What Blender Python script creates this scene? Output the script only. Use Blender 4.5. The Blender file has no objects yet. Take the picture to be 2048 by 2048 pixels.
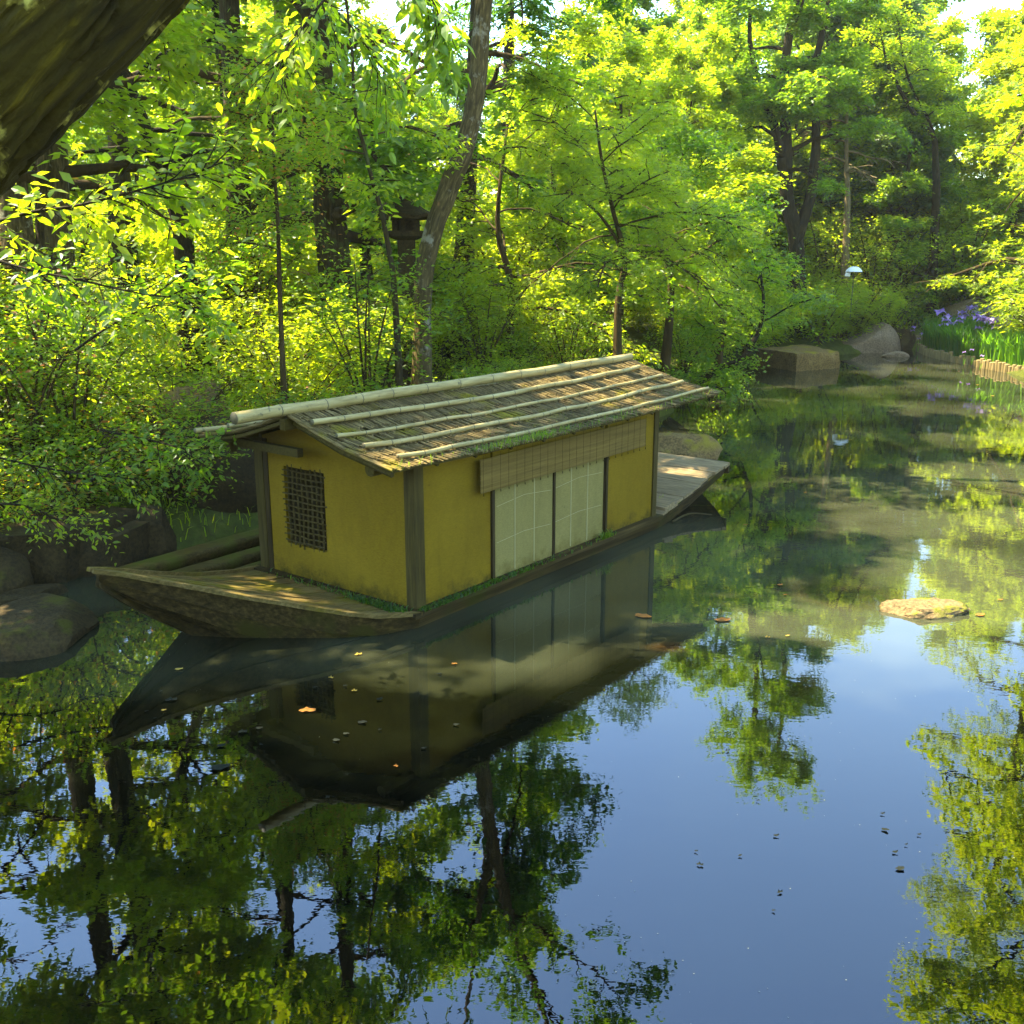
import bpy, math, random
import numpy as np
from mathutils import Vector, Matrix, noise as mnoise

rng = np.random.default_rng(7)
random.seed(7)
R = math.radians
scene = bpy.context.scene
col = scene.collection

# ------------------------------------------------------------------ camera
CAM = np.array([0.0, 0.0, 3.0]); PITCH = R(14.5); F = 2050.0
cd = bpy.data.cameras.new('camera'); cam = bpy.data.objects.new('camera', cd); col.objects.link(cam)
cam.location = CAM; cam.rotation_euler = (math.pi / 2 - PITCH, 0, 0)
cd.sensor_width = 36.0; cd.lens = 36.0 * F / 2048.0; cd.clip_start = 0.05; cd.clip_end = 400
scene.camera = cam

# ------------------------------------------------------------------ sky, sun, exposure
SUN_AZ = R(-73)      # measured from +Y towards +X
SUN_EL = R(57)
SUN = np.array([math.sin(SUN_AZ) * math.cos(SUN_EL), math.cos(SUN_AZ) * math.cos(SUN_EL), math.sin(SUN_EL)])
w = bpy.data.worlds.new('World'); scene.world = w; w.use_nodes = True
nt = w.node_tree; bg = nt.nodes['Background']
sky = nt.nodes.new('ShaderNodeTexSky'); sky.sky_type = 'NISHITA'; sky.sun_disc = False
sky.sun_elevation = SUN_EL; sky.sun_rotation = SUN_AZ
sky.air_density = 1.3; sky.dust_density = 0.0; sky.ozone_density = 4.0
nt.links.new(sky.outputs[0], bg.inputs[0]); bg.inputs[1].default_value = 0.15
sd = bpy.data.lights.new('sun', 'SUN'); sd.energy = 5.0; sd.angle = R(0.5); sd.color = (1.0, 0.90, 0.66)
so = bpy.data.objects.new('sun', sd); col.objects.link(so)
so.rotation_euler = Vector(SUN).to_track_quat('Z', 'Y').to_euler()
scene.view_settings.view_transform = 'Standard'; scene.view_settings.look = 'None'
scene.view_settings.gamma = 1; scene.view_settings.use_curve_mapping = False
scene.view_settings.exposure = 2.68
cy = scene.cycles
cy.max_bounces = 10; cy.diffuse_bounces = 7; cy.glossy_bounces = 3; cy.transmission_bounces = 4; cy.transparent_max_bounces = 8
cy.use_denoising = True; cy.sample_clamp_indirect = 6.0
cy.caustics_reflective = False; cy.caustics_refractive = False

# ------------------------------------------------------------------ projection helpers (used to survey where things stand)
CP, SP = math.cos(PITCH), math.sin(PITCH)
def ray(u, v):
    a = (u - 1024) / F; b = -(v - 1024) / F
    return np.array([a, CP + b * SP, -SP + b * CP])
def at(u, v, z=0.0):
    d = ray(u, v); return CAM + d * ((z - CAM[2]) / d[2])
def ad(u, v, Y):
    d = ray(u, v); return CAM + d * (Y / d[1])
def proj(P):
    P = np.asarray(P, float); q = P - CAM
    z = q[..., 1] * CP - q[..., 2] * SP
    y = q[..., 1] * SP + q[..., 2] * CP
    z = np.where(z < 0.05, 0.05, z)
    return 1024 + F * q[..., 0] / z, 1024 - F * y / z
def in_poly(x, y, poly):
    x = np.asarray(x, float); y = np.asarray(y, float)
    ins = np.zeros(x.shape, bool); n = len(poly)
    for i in range(n):
        x1, y1 = poly[i]; x2, y2 = poly[(i + 1) % n]
        c = ((y1 > y) != (y2 > y)) & (x < (x2 - x1) * (y - y1) / ((y2 - y1) if y2 != y1 else 1e-9) + x1)
        ins ^= c
    return ins

# ------------------------------------------------------------------ mesh helpers
def np_mesh(name, V, F_, mats, smooth=False, attr=None, matidx=None):
    """V (n,3); F_ an (m,k) array or a list of such arrays."""
    if not isinstance(F_, list): F_ = [F_]
    F_ = [np.asarray(f, np.int32) for f in F_ if len(f)]
    me = bpy.data.meshes.new(name)
    V = np.ascontiguousarray(V, np.float32)
    me.vertices.add(len(V)); me.vertices.foreach_set('co', V.ravel())
    nl = sum(f.size for f in F_); nf = sum(len(f) for f in F_)
    me.loops.add(nl); me.polygons.add(nf)
    me.loops.foreach_set('vertex_index', np.concatenate([f.ravel() for f in F_]))
    tot = np.concatenate([np.full(len(f), f.shape[1], np.int32) for f in F_])
    st = np.zeros(nf, np.int32); st[1:] = np.cumsum(tot)[:-1]
    me.polygons.foreach_set('loop_start', st); me.polygons.foreach_set('loop_total', tot)
    me.polygons.foreach_set('use_smooth', np.full(nf, bool(smooth)))
    if matidx is not None: me.polygons.foreach_set('material_index', matidx.astype(np.int32))
    me.update(calc_edges=True)
    if attr is not None:
        a = me.attributes.new('v', 'FLOAT', 'FACE'); a.data.foreach_set('value', attr.astype(np.float32))
    for m in (mats if isinstance(mats, (list, tuple)) else [mats]): me.materials.append(m)
    return me
def tag(o, label=None, cat=None, group=None, kind=None):
    if label: o['label'] = label
    if cat: o['category'] = cat
    if group: o['group'] = group
    if kind: o['kind'] = kind
    return o
def link(name, me, parent=None, loc=None):
    o = bpy.data.objects.new(name, me); col.objects.link(o)
    if parent is not None: o.parent = parent
    if loc is not None: o.location = loc
    return o
def empty(name, loc, rz=0, label=None, cat=None, group=None):
    o = bpy.data.objects.new(name, None); col.objects.link(o); o.location = loc; o.rotation_euler = (0, 0, rz)
    o.empty_display_size = .2
    return tag(o, label, cat, group)

class MB:
    def __init__(s): s.V = []; s.F = {3: [], 4: []}; s.n = 0; s.A = {3: [], 4: []}
    def add(s, V, F_, v=None):
        V = np.asarray(V, float); F_ = np.asarray(F_, int)
        k = F_.shape[1]
        s.V.append(V); s.F[k].append(F_ + s.n); s.n += len(V)
        s.A[k].append(np.full(len(F_), random.random() if v is None else v))
        return s
    def box(s, c, h, ax=None, v=None, jit=0.0):
        """c centre, h half sizes, ax rows = local axes"""
        ax = np.eye(3) if ax is None else np.asarray(ax, float)
        q = np.array([[x, y, z] for x in (-1, 1) for y in (-1, 1) for z in (-1, 1)], float)
        if jit: q = q + rng.uniform(-jit, jit, q.shape)
        V = np.asarray(c, float) + (q * np.asarray(h, float)) @ ax
        return s.add(V, [[0, 1, 3, 2], [4, 6, 7, 5], [0, 4, 5, 1], [2, 3, 7, 6], [0, 2, 6, 4], [1, 5, 7, 3]], v)
    def hexa(s, V8, v=None):
        return s.add(V8, [[0, 1, 3, 2], [4, 6, 7, 5], [0, 4, 5, 1], [2, 3, 7, 6], [0, 2, 6, 4], [1, 5, 7, 3]], v)
    def tube(s, pts, rad, seg=6, cap=True, v=None, rough=0.0):
        V, Q, T = tube_arrays(pts, rad, seg, cap, rough)
        s.V.append(V); b = s.n
        vv = random.random() if v is None else v
        s.F[4].append(Q + b); s.A[4].append(np.full(len(Q), vv))
        if len(T): s.F[3].append(T + b); s.A[3].append(np.full(len(T), vv))
        s.n += len(V); return s
    def mesh(s, name, mats, smooth=False):
        V = np.concatenate(s.V)
        Fs = []; A = []
        for k in (3, 4):
            if s.F[k]: Fs.append(np.concatenate(s.F[k])); A.append(np.concatenate(s.A[k]))
        return np_mesh(name, V, Fs, mats, smooth, np.concatenate(A))
    def build(s, name, mats, parent=None, smooth=False, kind=None):
        o = link(name, s.mesh(name, mats, smooth), parent)
        if kind: o['kind'] = kind
        return o

def tube_arrays(pts, rad, seg=6, cap=True, rough=0.0, ridge=None):
    pts = np.asarray(pts, float); n = len(pts)
    rad = np.full(n, rad, float) if np.isscalar(rad) else np.asarray(rad, float)
    t = np.gradient(pts, axis=0); t /= np.linalg.norm(t, axis=1)[:, None] + 1e-9
    ref = np.array([0, 0, 1.]) if abs(t[0][2]) < .9 else np.array([1., 0, 0])
    V = np.zeros((n, seg, 3)); u = np.cross(t[0], ref); u /= np.linalg.norm(u)
    an = np.arange(seg) * 2 * math.pi / seg
    for i in range(n):
        u = u - t[i] * np.dot(u, t[i]); u /= np.linalg.norm(u) + 1e-9
        b = np.cross(t[i], u)
        rr = rad[i] * (1 + (rng.uniform(-rough, rough, seg) if rough else 0))
        if ridge is not None: rr = rad[i] * ridge(i / (n - 1), an)
        V[i] = pts[i] + (np.cos(an) * rr)[:, None] * u + (np.sin(an) * rr)[:, None] * b
    i, j = np.meshgrid(np.arange(n - 1), np.arange(seg), indexing='ij'); j2 = (j + 1) % seg
    Q = np.stack([i * seg + j, i * seg + j2, (i + 1) * seg + j2, (i + 1) * seg + j], -1).reshape(-1, 4)
    V = V.reshape(-1, 3); T = np.zeros((0, 3), int)
    if cap:
        V = np.vstack([V, pts[0], pts[-1]]); j = np.arange(seg); j2 = (j + 1) % seg
        T = np.vstack([np.stack([np.full(seg, n * seg), j2, j], -1), np.stack([np.full(seg, n * seg + 1), (n - 1) * seg + j, (n - 1) * seg + j2], -1)])
    return V, Q, T
def smooth_path(P, n):
    """Catmull-Rom through control points (rows may carry extra columns such as radius)"""
    P = np.asarray(P, float); P2 = np.vstack([2 * P[0] - P[1], P, 2 * P[-1] - P[-2]]); out = []
    for tt in np.linspace(0, len(P) - 1 - 1e-6, n):
        i = int(tt); f = tt - i; a, b, c, d = P2[i:i + 4]
        out.append(.5 * (2 * b + (c - a) * f + (2 * a - 5 * b + 4 * c - d) * f * f + (3 * b - a - 3 * c + d) * f ** 3))
    return np.array(out)

# ------------------------------------------------------------------ materials
def mat(name):
    m = bpy.data.materials.new(name); m.use_nodes = True
    t = m.node_tree; b = t.nodes['Principled BSDF']; return m, t, b
def N(t, typ, **k):
    n = t.nodes.new(typ)
    for a, v in k.items(): setattr(n, a, v)
    return n
def ramp(t, src, stops, inter='LINEAR'):
    r = N(t, 'ShaderNodeValToRGB'); r.color_ramp.interpolation = inter
    e = r.color_ramp.elements
    while len(e) < len(stops): e.new(.5)
    for q, (p, c) in zip(e, stops): q.position = p; q.color = (*c, 1) if len(c) == 3 else c
    t.links.new(src, r.inputs[0]); return r.outputs[0]
def noise_tex(t, scale, detail=4, rough=.55, coord='Object', stretch=None, dist=0.0):
    tc = N(t, 'ShaderNodeTexCoord'); mp = N(t, 'ShaderNodeMapping')
    t.links.new(tc.outputs[coord], mp.inputs[0])
    if stretch: mp.inputs['Scale'].default_value = stretch
    n = N(t, 'ShaderNodeTexNoise'); n.inputs['Scale'].default_value = scale
    n.inputs['Detail'].default_value = detail; n.inputs['Roughness'].default_value = rough; n.inputs['Distortion'].default_value = dist
    t.links.new(mp.outputs[0], n.inputs[0]); return n.outputs['Fac']
def mixc(t, fac, a, b, mode='MIX'):
    m = N(t, 'ShaderNodeMix', data_type='RGBA', blend_type=mode)
    for s, v in ((m.inputs[0], fac), (m.inputs[6], a), (m.inputs[7], b)):
        if isinstance(v, (int, float)): s.default_value = v
        elif isinstance(v, tuple): s.default_value = (*v, 1)
        else: t.links.new(v, s)
    return m.outputs[2]
def bump(t, b, h, strength=.4, dist=.02):
    n = N(t, 'ShaderNodeBump'); n.inputs['Strength'].default_value = strength; n.inputs['Distance'].default_value = dist
    t.links.new(h, n.inputs['Height']); t.links.new(n.outputs[0], b.inputs['Normal'])
def math_n(t, op, a, b=0.5):
    m = N(t, 'ShaderNodeMath', operation=op)
    for s, v in zip(m.inputs, (a, b)):
        if isinstance(v, (int, float)): s.default_value = v
        else: t.links.new(v, s)
    return m.outputs[0]

def leaf_mat(name, stops, tstops, rough=.42, tw=.60, hue_by_tree=.25):
    m, t, b = mat(name)
    a = N(t, 'ShaderNodeAttribute'); a.attribute_name = 'v'
    oi = N(t, 'ShaderNodeObjectInfo')
    n = noise_tex(t, .9, 2, .5)
    f = math_n(t, 'ADD', math_n(t, 'MULTIPLY', a.outputs['Fac'], 1 - hue_by_tree),
               math_n(t, 'ADD', math_n(t, 'MULTIPLY', oi.outputs['Random'], hue_by_tree * .6), math_n(t, 'MULTIPLY', n, hue_by_tree * .4)))
    yl = (lambda st, a_, b_: [(p_, (min(.9, q_[0] * a_), min(.9, q_[1] * b_), q_[2])) for p_, q_ in st])
    c1 = ramp(t, f, yl(stops, 1.05, 1.0)); c2 = ramp(t, f, yl(tstops, 1.08, 1.06))
    t.links.new(c1, b.inputs['Base Color']); b.inputs['Roughness'].default_value = rough
    b.inputs['Specular IOR Level'].default_value = .5
    tr = N(t, 'ShaderNodeBsdfTranslucent'); t.links.new(c2, tr.inputs[0])
    mx = N(t, 'ShaderNodeMixShader'); mx.inputs[0].default_value = tw
    t.links.new(b.outputs[0], mx.inputs[1]); t.links.new(tr.outputs[0], mx.inputs[2])
    t.links.new(mx.outputs[0], t.nodes['Material Output'].inputs[0])
    return m
M = {}
M['leaf_green'] = leaf_mat('leaf_green', [(0, (.045, .095, .006)), (.5, (.075, .14, .007)), (1, (.11, .18, .010))],
                           [(0, (.16, .32, .006)), (.5, (.32, .50, .008)), (1, (.52, .62, .012))])
M['leaf_dark'] = leaf_mat('leaf_dark', [(0, (.015, .045, .008)), (.6, (.03, .075, .010)), (1, (.06, .12, .014))],
                          [(0, (.06, .18, .006)), (.6, (.14, .30, .008)), (1, (.28, .44, .012))], .36)
M['leaf_bright'] = leaf_mat('leaf_bright', [(0, (.08, .14, .005)), (.5, (.115, .175, .006)), (1, (.16, .20, .008))],
                            [(0, (.34, .52, .006)), (.5, (.54, .68, .008)), (1, (.74, .76, .012))])
M['leaf_yellow'] = leaf_mat('leaf_yellow', [(0, (.08, .14, .005)), (.5, (.12, .18, .006)), (1, (.16, .20, .010))],
                            [(0, (.40, .56, .005)), (.5, (.56, .68, .006)), (1, (.70, .76, .012))])
M['leaf_grey'] = leaf_mat('leaf_grey', [(0, (.04, .075, .025)), (.5, (.07, .11, .035)), (1, (.11, .15, .05))],
                          [(0, (.10, .20, .04)), (1, (.26, .38, .07))])
M['leaf_fresh'] = leaf_mat('leaf_fresh', [(0, (.04, .09, .006)), (.6, (.08, .15, .008)), (.86, (.11, .16, .008)), (.93, (.26, .10, .015)), (1, (.34, .12, .03))],
                           [(0, (.22, .42, .006)), (.6, (.52, .64, .008)), (.86, (.46, .52, .01)), (.93, (.70, .30, .03)), (1, (.75, .30, .06))], hue_by_tree=.08)
M['iris_leaf'] = leaf_mat('iris_leaf', [(0, (.03, .10, .01)), (1, (.07, .16, .012))], [(0, (.10, .32, .01)), (1, (.26, .46, .015))])

DIM = .68
def warm(c, k=.55): return (c[0] * 1.1 * DIM, c[1] * .93 * DIM, c[2] * k * DIM)
def bark(name, c1, c2, c3, scale=6, lichen=None, stretch=(1, 1, .18), bs=.8, uv=True):
    m, t, b = mat(name); c1, c2, c3 = warm(c1), warm(c2), warm(c3)
    if uv:
        n1 = noise_tex(t, scale * 4.5, 7, .62, coord='UV', stretch=(1, .16, 1), dist=.6); n2 = noise_tex(t, 3.0, 6, .65, coord='UV', stretch=(1, .7, 1))
    else: n1 = noise_tex(t, scale, 6, .65, stretch=stretch); n2 = noise_tex(t, 2.2, 4, .6)
    c = ramp(t, n1, [(.3, c1), (.55, c2), (.75, c3)])
    if lichen:
        f = ramp(t, n2, [(.56, (0, 0, 0)), (.62, (.9, .9, .9))]); c = mixc(t, f, c, lichen)
    t.links.new(c, b.inputs['Base Color']); b.inputs['Roughness'].default_value = .9; b.inputs['Specular IOR Level'].default_value = .15
    bump(t, b, math_n(t, 'ADD', n1, math_n(t, 'MULTIPLY', noise_tex(t, 40, 3), .25)), 1.0, .035); return m
M['bark_dark'] = bark('bark_dark', (.012, .011, .007), (.035, .030, .018), (.07, .06, .035))
M['bark_mid'] = bark('bark_mid', (.018, .014, .006), (.055, .044, .018), (.13, .11, .05), 9, (.06, .07, .02))
M['bark_pale'] = bark('bark_pale', (.03, .025, .012), (.11, .092, .05), (.30, .26, .17), 7, (.24, .215, .15))
M['bark_grey'] = bark('bark_grey', (.10, .09, .07), (.24, .21, .17), (.36, .32, .26), 9)
M['bark_bough'] = bark('bark_bough', (.010, .008, .0004), (.055, .048, .002), (.18, .155, .006), 2.6, (.40, .34, .06), (1, 1, 1), 1.0)
M['twig'] = bark('twig', (.03, .022, .008), (.07, .052, .022), (.12, .095, .045), 9, uv=False)
M['limb_dark'] = bark('limb_dark', (.012, .010, .005), (.032, .026, .012), (.06, .05, .025), uv=False)
M['limb_grey'] = bark('limb_grey', (.10, .085, .06), (.22, .19, .14), (.34, .30, .23), uv=False)

def rock_mat(name, c1, c2, c3, moss=None, mscale=3, mthr=.5, scale=5):
    m, t, b = mat(name); c1, c2, c3 = warm(c1, .7), warm(c2, .7), warm(c3, .7)
    if moss: moss = (moss[0] * 1.15, moss[1] * .88, moss[2] * .5)
    n1 = noise_tex(t, scale, 8, .65); n3 = noise_tex(t, scale * 6, 4, .7)
    c = ramp(t, n1, [(.3, c1), (.52, c2), (.72, c3)])
    c = mixc(t, .55, c, ramp(t, n3, [(.38, tuple(x * .3 for x in c2)), (.60, tuple(min(1, x * 1.7) for x in c2))]))
    if moss:
        g = N(t, 'ShaderNodeNewGeometry'); sx = N(t, 'ShaderNodeSeparateXYZ'); t.links.new(g.outputs['Normal'], sx.inputs[0])
        f = math_n(t, 'MULTIPLY', ramp(t, sx.outputs['Z'], [(.35, (0, 0, 0)), (.8, (1, 1, 1))]), ramp(t, noise_tex(t, mscale, 5, .6), [(mthr, (0, 0, 0)), (mthr + .1, (1, 1, 1))]))
        c = mixc(t, f, c, moss)
    t.links.new(c, b.inputs['Base Color']); b.inputs['Roughness'].default_value = .88; b.inputs['Specular IOR Level'].default_value = .15
    bump(t, b, math_n(t, 'ADD', n1, math_n(t, 'MULTIPLY', n3, .5)), .8, .04); return m
MOSS = (.10, .13, .012)
M['rock_dark'] = rock_mat('rock_dark', (.016, .012, .004), (.05, .038, .014), (.12, .095, .04), (.050, .058, .008), 4, .55)
M['rock_brown'] = rock_mat('rock_brown', (.16, .13, .10), (.26, .21, .17), (.36, .30, .25), None)
M['rock_grey'] = rock_mat('rock_grey', (.11, .085, .05), (.21, .17, .105), (.36, .30, .20), (.08, .085, .010), 4, .56)
M['rock_slab'] = rock_mat('rock_slab', (.09, .062, .022), (.19, .14, .058), (.34, .27, .15), (.16, .16, .01), 2.5, .50)
M['rock_pale'] = rock_mat('rock_pale', (.13, .10, .05), (.20, .155, .08), (.29, .24, .15), MOSS, 5, .52)
M['sunk'] = rock_mat('sunk', (.05, .03, .012), (.09, .055, .02), (.13, .08, .03), None)

# ground
m, t, b = mat('ground_moss'); M['ground'] = m
n1 = noise_tex(t, .7, 6, .6); n2 = noise_tex(t, 9, 6, .7)
c = ramp(t, n1, [(.35, (.025, .019, .006)), (.5, (.05, .052, .005)), (.65, (.09, .10, .006))])
c = mixc(t, .5, c, ramp(t, n2, [(.3, (.03, .026, .012)), (.55, (.08, .10, .015)), (.75, (.16, .15, .05))]))
t.links.new(c, b.inputs['Base Color']); b.inputs['Roughness'].default_value = .95; b.inputs['Specular IOR Level'].default_value = .1; bump(t, b, n2, .8, .05)
# water: murky green-grey body under a glossy surface
m, t, b = mat('pond_water'); M['water'] = m
n1 = noise_tex(t, .55, 3, .5)
g_ = N(t, 'ShaderNodeNewGeometry'); sx = N(t, 'ShaderNodeSeparateXYZ'); t.links.new(g_.outputs['Position'], sx.inputs[0])
mr = N(t, 'ShaderNodeMapRange'); mr.inputs[1].default_value = 4.6; mr.inputs[2].default_value = 8.0; t.links.new(sx.outputs['Y'], mr.inputs[0])   # silt stirred up away from the deep near side
def sunk(px, py, ax, ay):      # a brown stone lying just below the surface
    dx = math_n(t, 'DIVIDE', math_n(t, 'SUBTRACT', sx.outputs['X'], px), ax); dy = math_n(t, 'DIVIDE', math_n(t, 'SUBTRACT', sx.outputs['Y'], py), ay)
    d2 = math_n(t, 'ADD', math_n(t, 'MULTIPLY', dx, dx), math_n(t, 'MULTIPLY', dy, dy))
    return ramp(t, math_n(t, 'ADD', d2, math_n(t, 'MULTIPLY', n1, .8)), [(.35, (1, 1, 1)), (1.0, (0, 0, 0))])
mr2 = N(t, 'ShaderNodeMapRange'); mr2.inputs[1].default_value = 10.0; mr2.inputs[2].default_value = 17.0; mr2.inputs[3].default_value = 1.0; mr2.inputs[4].default_value = .9; t.links.new(sx.outputs['Y'], mr2.inputs[0])
c_w = ramp(t, math_n(t, 'MULTIPLY', math_n(t, 'MULTIPLY', mr.outputs[0], mr2.outputs[0]), n1), [(0, (.0003, .0006, .0004)), (.30, (.002, .0026, .0008)), (.55, (.036, .038, .018))])
c_w = mixc(t, sunk(3.05, 8.55, .85, .50), c_w, (.026, .018, .007)); c_w = mixc(t, sunk(1.22, 7.42, .32, .16), c_w, (.02, .012, .004)); t.links.new(c_w, b.inputs['Base Color'])
b.inputs['Roughness'].default_value = .0; b.inputs['IOR'].default_value = 1.68
h1 = noise_tex(t, 2.6, 3, .5, stretch=(1, 1.6, 1)); h2 = noise_tex(t, 13, 2, .5, stretch=(1, 1.8, 1))
hm = math_n(t, 'MULTIPLY', h1, ramp(t, noise_tex(t, .3, 2), [(.35, (.35,) * 3), (.65, (1,) * 3)]))
bump(t, b, math_n(t, 'ADD', hm, math_n(t, 'MULTIPLY', h2, .10)), .022, .05)

def wood(name, c1, c2, c3, stretch=(1, 14, 14), scale=3, moss=None, mt=.5, bs=.35, vf=.35):
    m, t, b = mat(name); c1, c2, c3 = warm(c1), warm(c2), warm(c3)
    if moss: moss = (moss[0] * 1.1, moss[1] * .92, moss[2] * .6)
    n1 = noise_tex(t, scale, 5, .65, stretch=stretch); n2 = noise_tex(t, 2.2, 5, .6)
    a = N(t, 'ShaderNodeAttribute'); a.attribute_name = 'v'
    c = ramp(t, n1, [(.28, c1), (.5, c2), (.75, c3)])
    c = mixc(t, math_n(t, 'MULTIPLY', a.outputs['Fac'], vf), c, tuple(x * (.5 if vf < .5 else .28) for x in c2))
    if moss: c = mixc(t, ramp(t, n2, [(mt, (0, 0, 0)), (mt + .12, (1, 1, 1))]), c, moss)
    t.links.new(c, b.inputs['Base Color']); b.inputs['Roughness'].default_value = .8; b.inputs['Specular IOR Level'].default_value = .12
    bump(t, b, n1, bs, .01); return m
M['deck'] = wood('deck_wood', (.08, .06, .025), (.19, .15, .06), (.36, .29, .16), moss=(.11, .10, .010), mt=.50, vf=.75, bs=.9)
M['deck_far'] = wood('deck_far_wood', (.14, .11, .08), (.30, .25, .19), (.48, .40, .31), stretch=(14, 1.2, 14))
M['hull'] = wood('hull_wood', (.012, .009, .003), (.06, .045, .014), (.17, .13, .05), stretch=(.35, 9, 9), scale=3, moss=(.035, .036, .004), mt=.52, bs=.5, vf=.6)
M['post'] = wood('post_wood', (.035, .028, .008), (.085, .07, .022), (.15, .125, .05), stretch=(14, 14, 1))
M['post_dark'] = wood('post_dark_wood', (.02, .015, .006), (.05, .038, .016), (.09, .07, .03), stretch=(14, 14, 1))
M['beam'] = wood('beam_wood', (.035, .028, .006), (.08, .066, .016), (.13, .11, .035))
M['log'] = wood('log_wood', (.035, .026, .008), (.085, .066, .02), (.16, .125, .05), moss=(.06, .07, .008), mt=.44)
M['stake'] = wood('stake_wood', (.12, .10, .06), (.28, .24, .16), (.42, .37, .27), stretch=(12, 12, 1))
M['reed'] = wood('reed', (.09, .07, .03), (.26, .21, .11), (.46, .39, .24), stretch=(12, 1, 12), moss=(.17, .16, .012), mt=.56, vf=.85)
M['blind'] = wood('blind_reed', (.17, .13, .040), (.25, .19, .065), (.32, .25, .10), stretch=(1, 20, 20), scale=2)
m, t, b = mat('bamboo'); M['bamboo'] = m
n1 = noise_tex(t, 4, 5, .6, stretch=(1, 8, 8)); a = N(t, 'ShaderNodeAttribute'); a.attribute_name = 'v'
c = ramp(t, n1, [(.3, (.19, .14, .04)), (.55, (.33, .25, .085)), (.8, (.44, .35, .14))])
c = mixc(t, ramp(t, a.outputs['Fac'], [(.9, (0, 0, 0)), (.95, (1, 1, 1))]), c, (.10, .08, .035))
c = mixc(t, ramp(t, noise_tex(t, 14, 4), [(.62, (0, 0, 0)), (.70, (1, 1, 1))]), c, (.12, .10, .04))
t.links.new(c, b.inputs['Base Color']); b.inputs['Roughness'].default_value = .55; b.inputs['Specular IOR Level'].default_value = .25
def plaster(name, c1, c2, dirt, zlo, zhi):
    m, t, b = mat(name)
    n1 = noise_tex(t, 1.6, 5, .55); n2 = noise_tex(t, 7, 6, .7)
    c = ramp(t, n1, [(.3, c1), (.7, c2)])
    c = mixc(t, .30, c, ramp(t, noise_tex(t, 30, 5, .7, stretch=(1, 1, 5)), [(.35, tuple(x * .4 for x in c1)), (.6, c2)]))
    tc = N(t, 'ShaderNodeTexCoord'); sx = N(t, 'ShaderNodeSeparateXYZ'); t.links.new(tc.outputs['Object'], sx.inputs[0])
    mr = N(t, 'ShaderNodeMapRange'); mr.inputs[1].default_value = zhi; mr.inputs[2].default_value = zlo
    t.links.new(sx.outputs['Z'], mr.inputs[0])
    f = ramp(t, math_n(t, 'MULTIPLY', math_n(t, 'ADD', mr.outputs[0], .12), n2), [(.36, (0, 0, 0)), (.62, (1, 1, 1))])
    c = mixc(t, math_n(t, 'MULTIPLY', f, .8), c, dirt)
    sp = ramp(t, noise_tex(t, 22, 2, .5), [(.72, (0, 0, 0)), (.76, (.5, .5, .5))])
    c = mixc(t, sp, c, tuple(x * .5 for x in c1))
    st = ramp(t, noise_tex(t, 3.2, 6, .68, stretch=(1.6, 1.6, .5), dist=1.2), [(.48, (0, 0, 0)), (.78, (.38, .38, .38))])
    c = mixc(t, st, c, tuple(x * .55 for x in c1))
    t.links.new(c, b.inputs['Base Color']); b.inputs['Roughness'].default_value = .9
    b.inputs['Specular IOR Level'].default_value = .08
    bump(t, b, math_n(t, 'ADD', n2, noise_tex(t, 70, 3, .6)), .35, .008); return m
M['plaster'] = plaster('ochre_plaster', (.165, .100, .004), (.225, .142, .008), (.028, .022, .004), .12, .50)
M['paper'] = plaster('pale_panel', (.20, .158, .042), (.26, .205, .058), (.11, .08, .012), .12, .50)
m, t, b = mat('panel_rib'); M['rib'] = m; b.inputs['Base Color'].default_value = (.32, .27, .10, 1); b.inputs['Roughness'].default_value = .8
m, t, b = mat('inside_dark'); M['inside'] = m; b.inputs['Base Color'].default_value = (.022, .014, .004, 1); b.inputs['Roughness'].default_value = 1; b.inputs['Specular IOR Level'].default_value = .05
m, t, b = mat('reed_lattice'); M['lattice'] = m
t.links.new(ramp(t, noise_tex(t, 30, 4), [(.3, (.030, .020, .004)), (.7, (.085, .060, .014))]), b.inputs['Base Color']); b.inputs['Roughness'].default_value = .9; b.inputs['Specular IOR Level'].default_value = .1
m, t, b = mat('white_cloth'); M['white'] = m; b.inputs['Base Color'].default_value = (.72, .71, .66, 1); b.inputs['Roughness'].default_value = .8
m, t, b = mat('dark_metal'); M['metal'] = m; b.inputs['Base Color'].default_value = (.05, .05, .05, 1)
m, t, b = mat('petal'); M['petal'] = m
a = N(t, 'ShaderNodeAttribute'); a.attribute_name = 'v'
c = ramp(t, a.outputs['Fac'], [(0, (.19, .09, .34)), (.5, (.33, .17, .50)), (1, (.50, .34, .66))]); t.links.new(c, b.inputs['Base Color'])
tr = N(t, 'ShaderNodeBsdfTranslucent'); t.links.new(c, tr.inputs[0]); mx = N(t, 'ShaderNodeMixShader'); mx.inputs[0].default_value = .4
t.links.new(b.outputs[0], mx.inputs[1]); t.links.new(tr.outputs[0], mx.inputs[2]); t.links.new(mx.outputs[0], t.nodes['Material Output'].inputs[0])
for nm, c_ in (('litter_orange', (.24, .10, .018)), ('litter_yellow', (.34, .22, .035)), ('litter_dark', (.012, .014, .008)), ('speck', (.26, .26, .16))):
    m, t, b = mat(nm); M[nm] = m; b.inputs['Roughness'].default_value = .9; b.inputs['Specular IOR Level'].default_value = .1
    t.links.new(ramp(t, noise_tex(t, 30, 3), [(.3, tuple(x * .6 for x in c_)), (.7, c_)]), b.inputs['Base Color'])

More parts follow.
